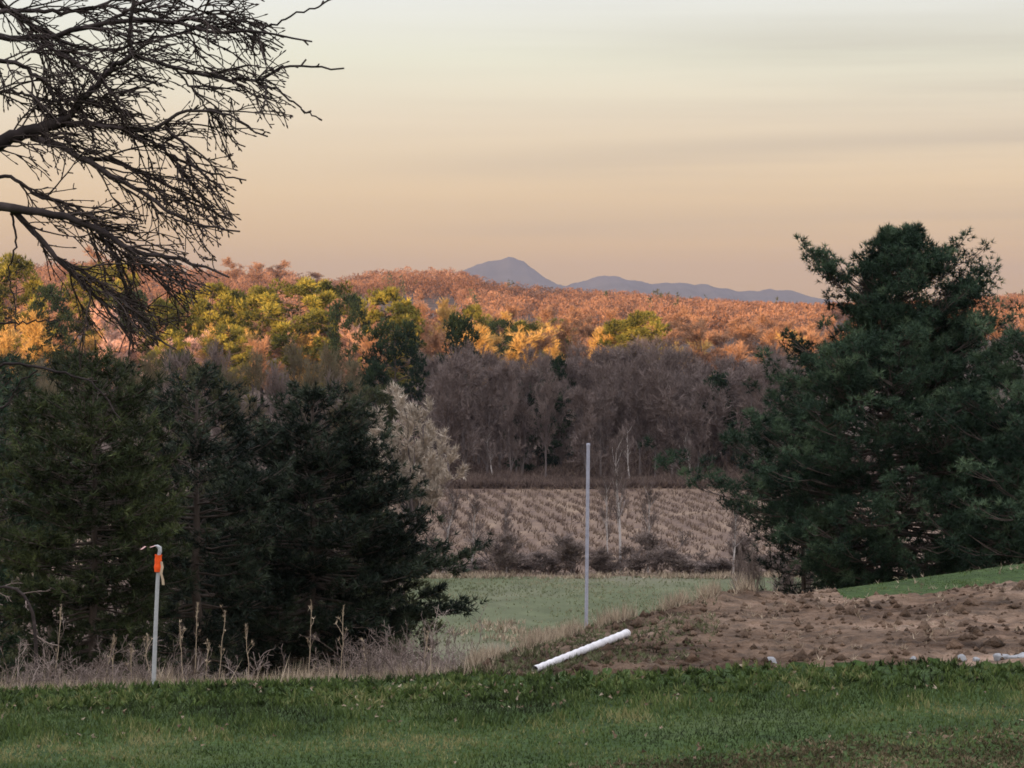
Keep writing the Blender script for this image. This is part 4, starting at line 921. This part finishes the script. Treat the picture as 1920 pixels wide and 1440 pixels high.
def stake():
    d = 28.8; s = d/F; x = (288-960)*s; zg = float(gz_at(x, d))-.05; H = (HZ-1040)*s-zg; k = 20; t = np.linspace(0,1,k)
    e = empty('stake', (x, d, zg)); tag(e, 'pale grey stake wrapped with orange flagging at the lawn edge', 'stake')
    xx = (10*t**1.3)*s; m = MB(); lathe(m, np.column_stack([xx, 0*t, H*t]), np.linspace(.026,.021,k), 10); m.build('shaft', M['stake'], e, smooth=True)
    sub = lambda py: (HZ-py)*s-zg; xt = lambda z: float(np.interp(z, H*t, xx))
    z0, z1 = sub(1072), sub(1040); zs = np.linspace(z0, z1, 9); r = np.random.default_rng(3)
    m = MB(); lathe(m, [(xt(z)-.005, -.003, z) for z in zs], .036+.010*r.random(9), 12); m.build('orange_tape', M['orange_tape'], e)
    def ribbon(pts, wid, mat, name):
        pts = np.array(pts); n = len(pts); off = np.array([0.7,-.7,0.])*wid/2; th = np.array([0,.002,0])
        v = np.concatenate([pts-off, pts+off, pts-off+th, pts+off+th]); i = np.arange(n-1)
        q = np.concatenate([np.column_stack([i, i+1, n+i+1, n+i]), np.column_stack([2*n+i, 3*n+i, 3*n+i+1, 2*n+i+1])]); mm = MB(); mm.add(v, q=q); mm.build(name, mat, e)
    ribbon([(xt(z1)+.03,-.04,sub(1052)),(xt(z1)+.045,-.05,sub(1062)),(xt(z1)+.03,-.05,sub(1074)),(xt(z1)+.05,-.05,sub(1086)),(xt(z1)+.055,-.045,sub(1096))], .05, M['tan_tape'], 'tape_tail')
    m = MB(); lathe(m, [(xt(H),0,sub(1041)),(xt(H)+.012,0,sub(1034)),(xt(H)+.008,0,sub(1027)),(xt(H)-.02,0,sub(1024)),(xt(H)-.05,-.01,sub(1023))], [.021,.023,.024,.018,.005], 10); m.build('bent_top', M['stake'], e, smooth=True)
    ribbon([(xt(H)-.04,-.01,sub(1023)),(xt(H)-.10,-.02,sub(1026)),(xt(H)-.15,-.02,sub(1024)),(xt(H)-.2,-.02,sub(1030))], .035, M['cobweb_pink'], 'tape_tail')
stake()
def pipe():
    a = PA.copy(); b = PB.copy(); a[2] = float(gz_at(a[0], a[1]))+.042; b[2] = float(gz_at(b[0], b[1]))+.055
    k = 60; t = np.linspace(0,1,k)[:,None]; p = a*(1-t)+b*t; lift_ = max(0., float(np.max(gz_at(p[:,0], p[:,1])-p[:,2]))+.012); a[2] += lift_; b[2] += lift_; p = a*(1-t)+b*t
    R = np.linspace(.040,.047,k)+.0035*np.sin(np.arange(k)*np.pi*.5)
    n = norm(b-a); base = a
    e = empty('drain_pipe', base); tag(e, 'white ribbed plastic pipe lying slantwise against the dirt mound', 'pipe')
    m = MB(); tubes(m, (p-base)[None], R[None], 14); tubes(m, (p-base)[None][:,::-1], (R-.006)[None][:,::-1], 14)
    ring = m.n-14*k*2
    i = np.arange(14); j = (i+1) % 14
    m.build('tube', M['pvc'], e, smooth=False)
    m = MB(); L_ = np.linalg.norm(b-a); q = np.array([0,.001,.03,.05]); tubes(m, ((b-base)+n*(q-.05)[:,None])[None], np.array([[.046,.054,.054,.047]]), 14)
    tubes(m, ((b-base)+n*(np.array([.05,.0501,.03])-.05)[:,None])[None], np.array([[.047,.036,.036]]), 14); m.build('rim', M['pvc'], e, smooth=False)
    return a, b
pa, pb = pipe()
def stone(px, py, d, w_, lab, grp, seed, h=.6):
    r = np.random.default_rng(seed); s = d/F; R = w_*s/2; x = (px-960)*s; zg = float(gz_at(x, d))
    th, ph = np.meshgrid(np.linspace(0, 2*np.pi, 14, endpoint=False), np.linspace(0, np.pi, 9)); dx = np.stack([np.sin(ph)*np.cos(th), np.sin(ph)*np.sin(th), np.cos(ph)], -1)
    nn = 1+.22*np.sin(dx[...,0]*3+seed)+.18*np.sin(dx[...,1]*4+seed*2)+.12*np.cos(dx[...,2]*5+seed); v = (dx*nn[...,None]*[R, R*.8, R*h]).reshape(-1, 3)
    i, j = np.meshgrid(np.arange(8), np.arange(14), indexing='ij'); j2 = (j+1) % 14; q = np.stack([i*14+j, (i+1)*14+j, (i+1)*14+j2, i*14+j2], -1).reshape(-1, 4)
    o = mesh_obj('stone', v, q, M['stone'], smooth=False); z = max(zg+R*h*.5, (HZ-py)*s); o.location = (x, d, zg+R*h*.55); tag(o, lab, 'stone', grp)
S = 'pale stones at the lawn edge'
for k, (px, w_, lab) in enumerate([(1803,20,'rounded pale stone left of the row of blue grey stones at the right'),(1832,13,'small pale stone between the rounded stone and the blue grey row'),
    (1878,22,'first stone of the blue grey row at the right border'),(1897,18,'middle stone of the blue grey row at the right border'),(1916,24,'last stone of the blue grey row, touching the right border'),
    (1712,11,'small pale stone in the grass right of the dirt mound middle'),(1445,24,'flat tan stone at the foot of the dirt mound')]):
    stone(px, 1236, 28.3 if px != 1445 else 28.4, w_*1.1, lab, S, k+2)

# ------------------------------------------------------------------ air
def haze():
    x0, x1, y0, y1, z0, z1 = -9000, 9000, -700, 16000, -60, 345
    v = np.array([(x, y, z) for x in (x0, x1) for y in (y0, y1) for z in (z0, z1)], float)
    q = np.array([[0,1,3,2],[4,6,7,5],[0,4,5,1],[2,3,7,6],[0,2,6,4],[1,5,7,3]])
    m = bpy.data.materials.new('haze'); m.use_nodes = True; t = m.node_tree; n = t.nodes; n.clear()
    o = n.new('ShaderNodeOutputMaterial'); p = n.new('ShaderNodeVolumePrincipled'); t.links.new(p.outputs[0], o.inputs['Volume'])
    p.inputs['Color'].default_value = (.28,.29,.38,1); p.inputs['Density'].default_value = 6e-5; p.inputs['Anisotropy'].default_value = 0.0
    tag(mesh_obj('haze', v, q, m), kind='stuff', label='thin bluish evening haze filling the valley air', cat='haze')
haze()
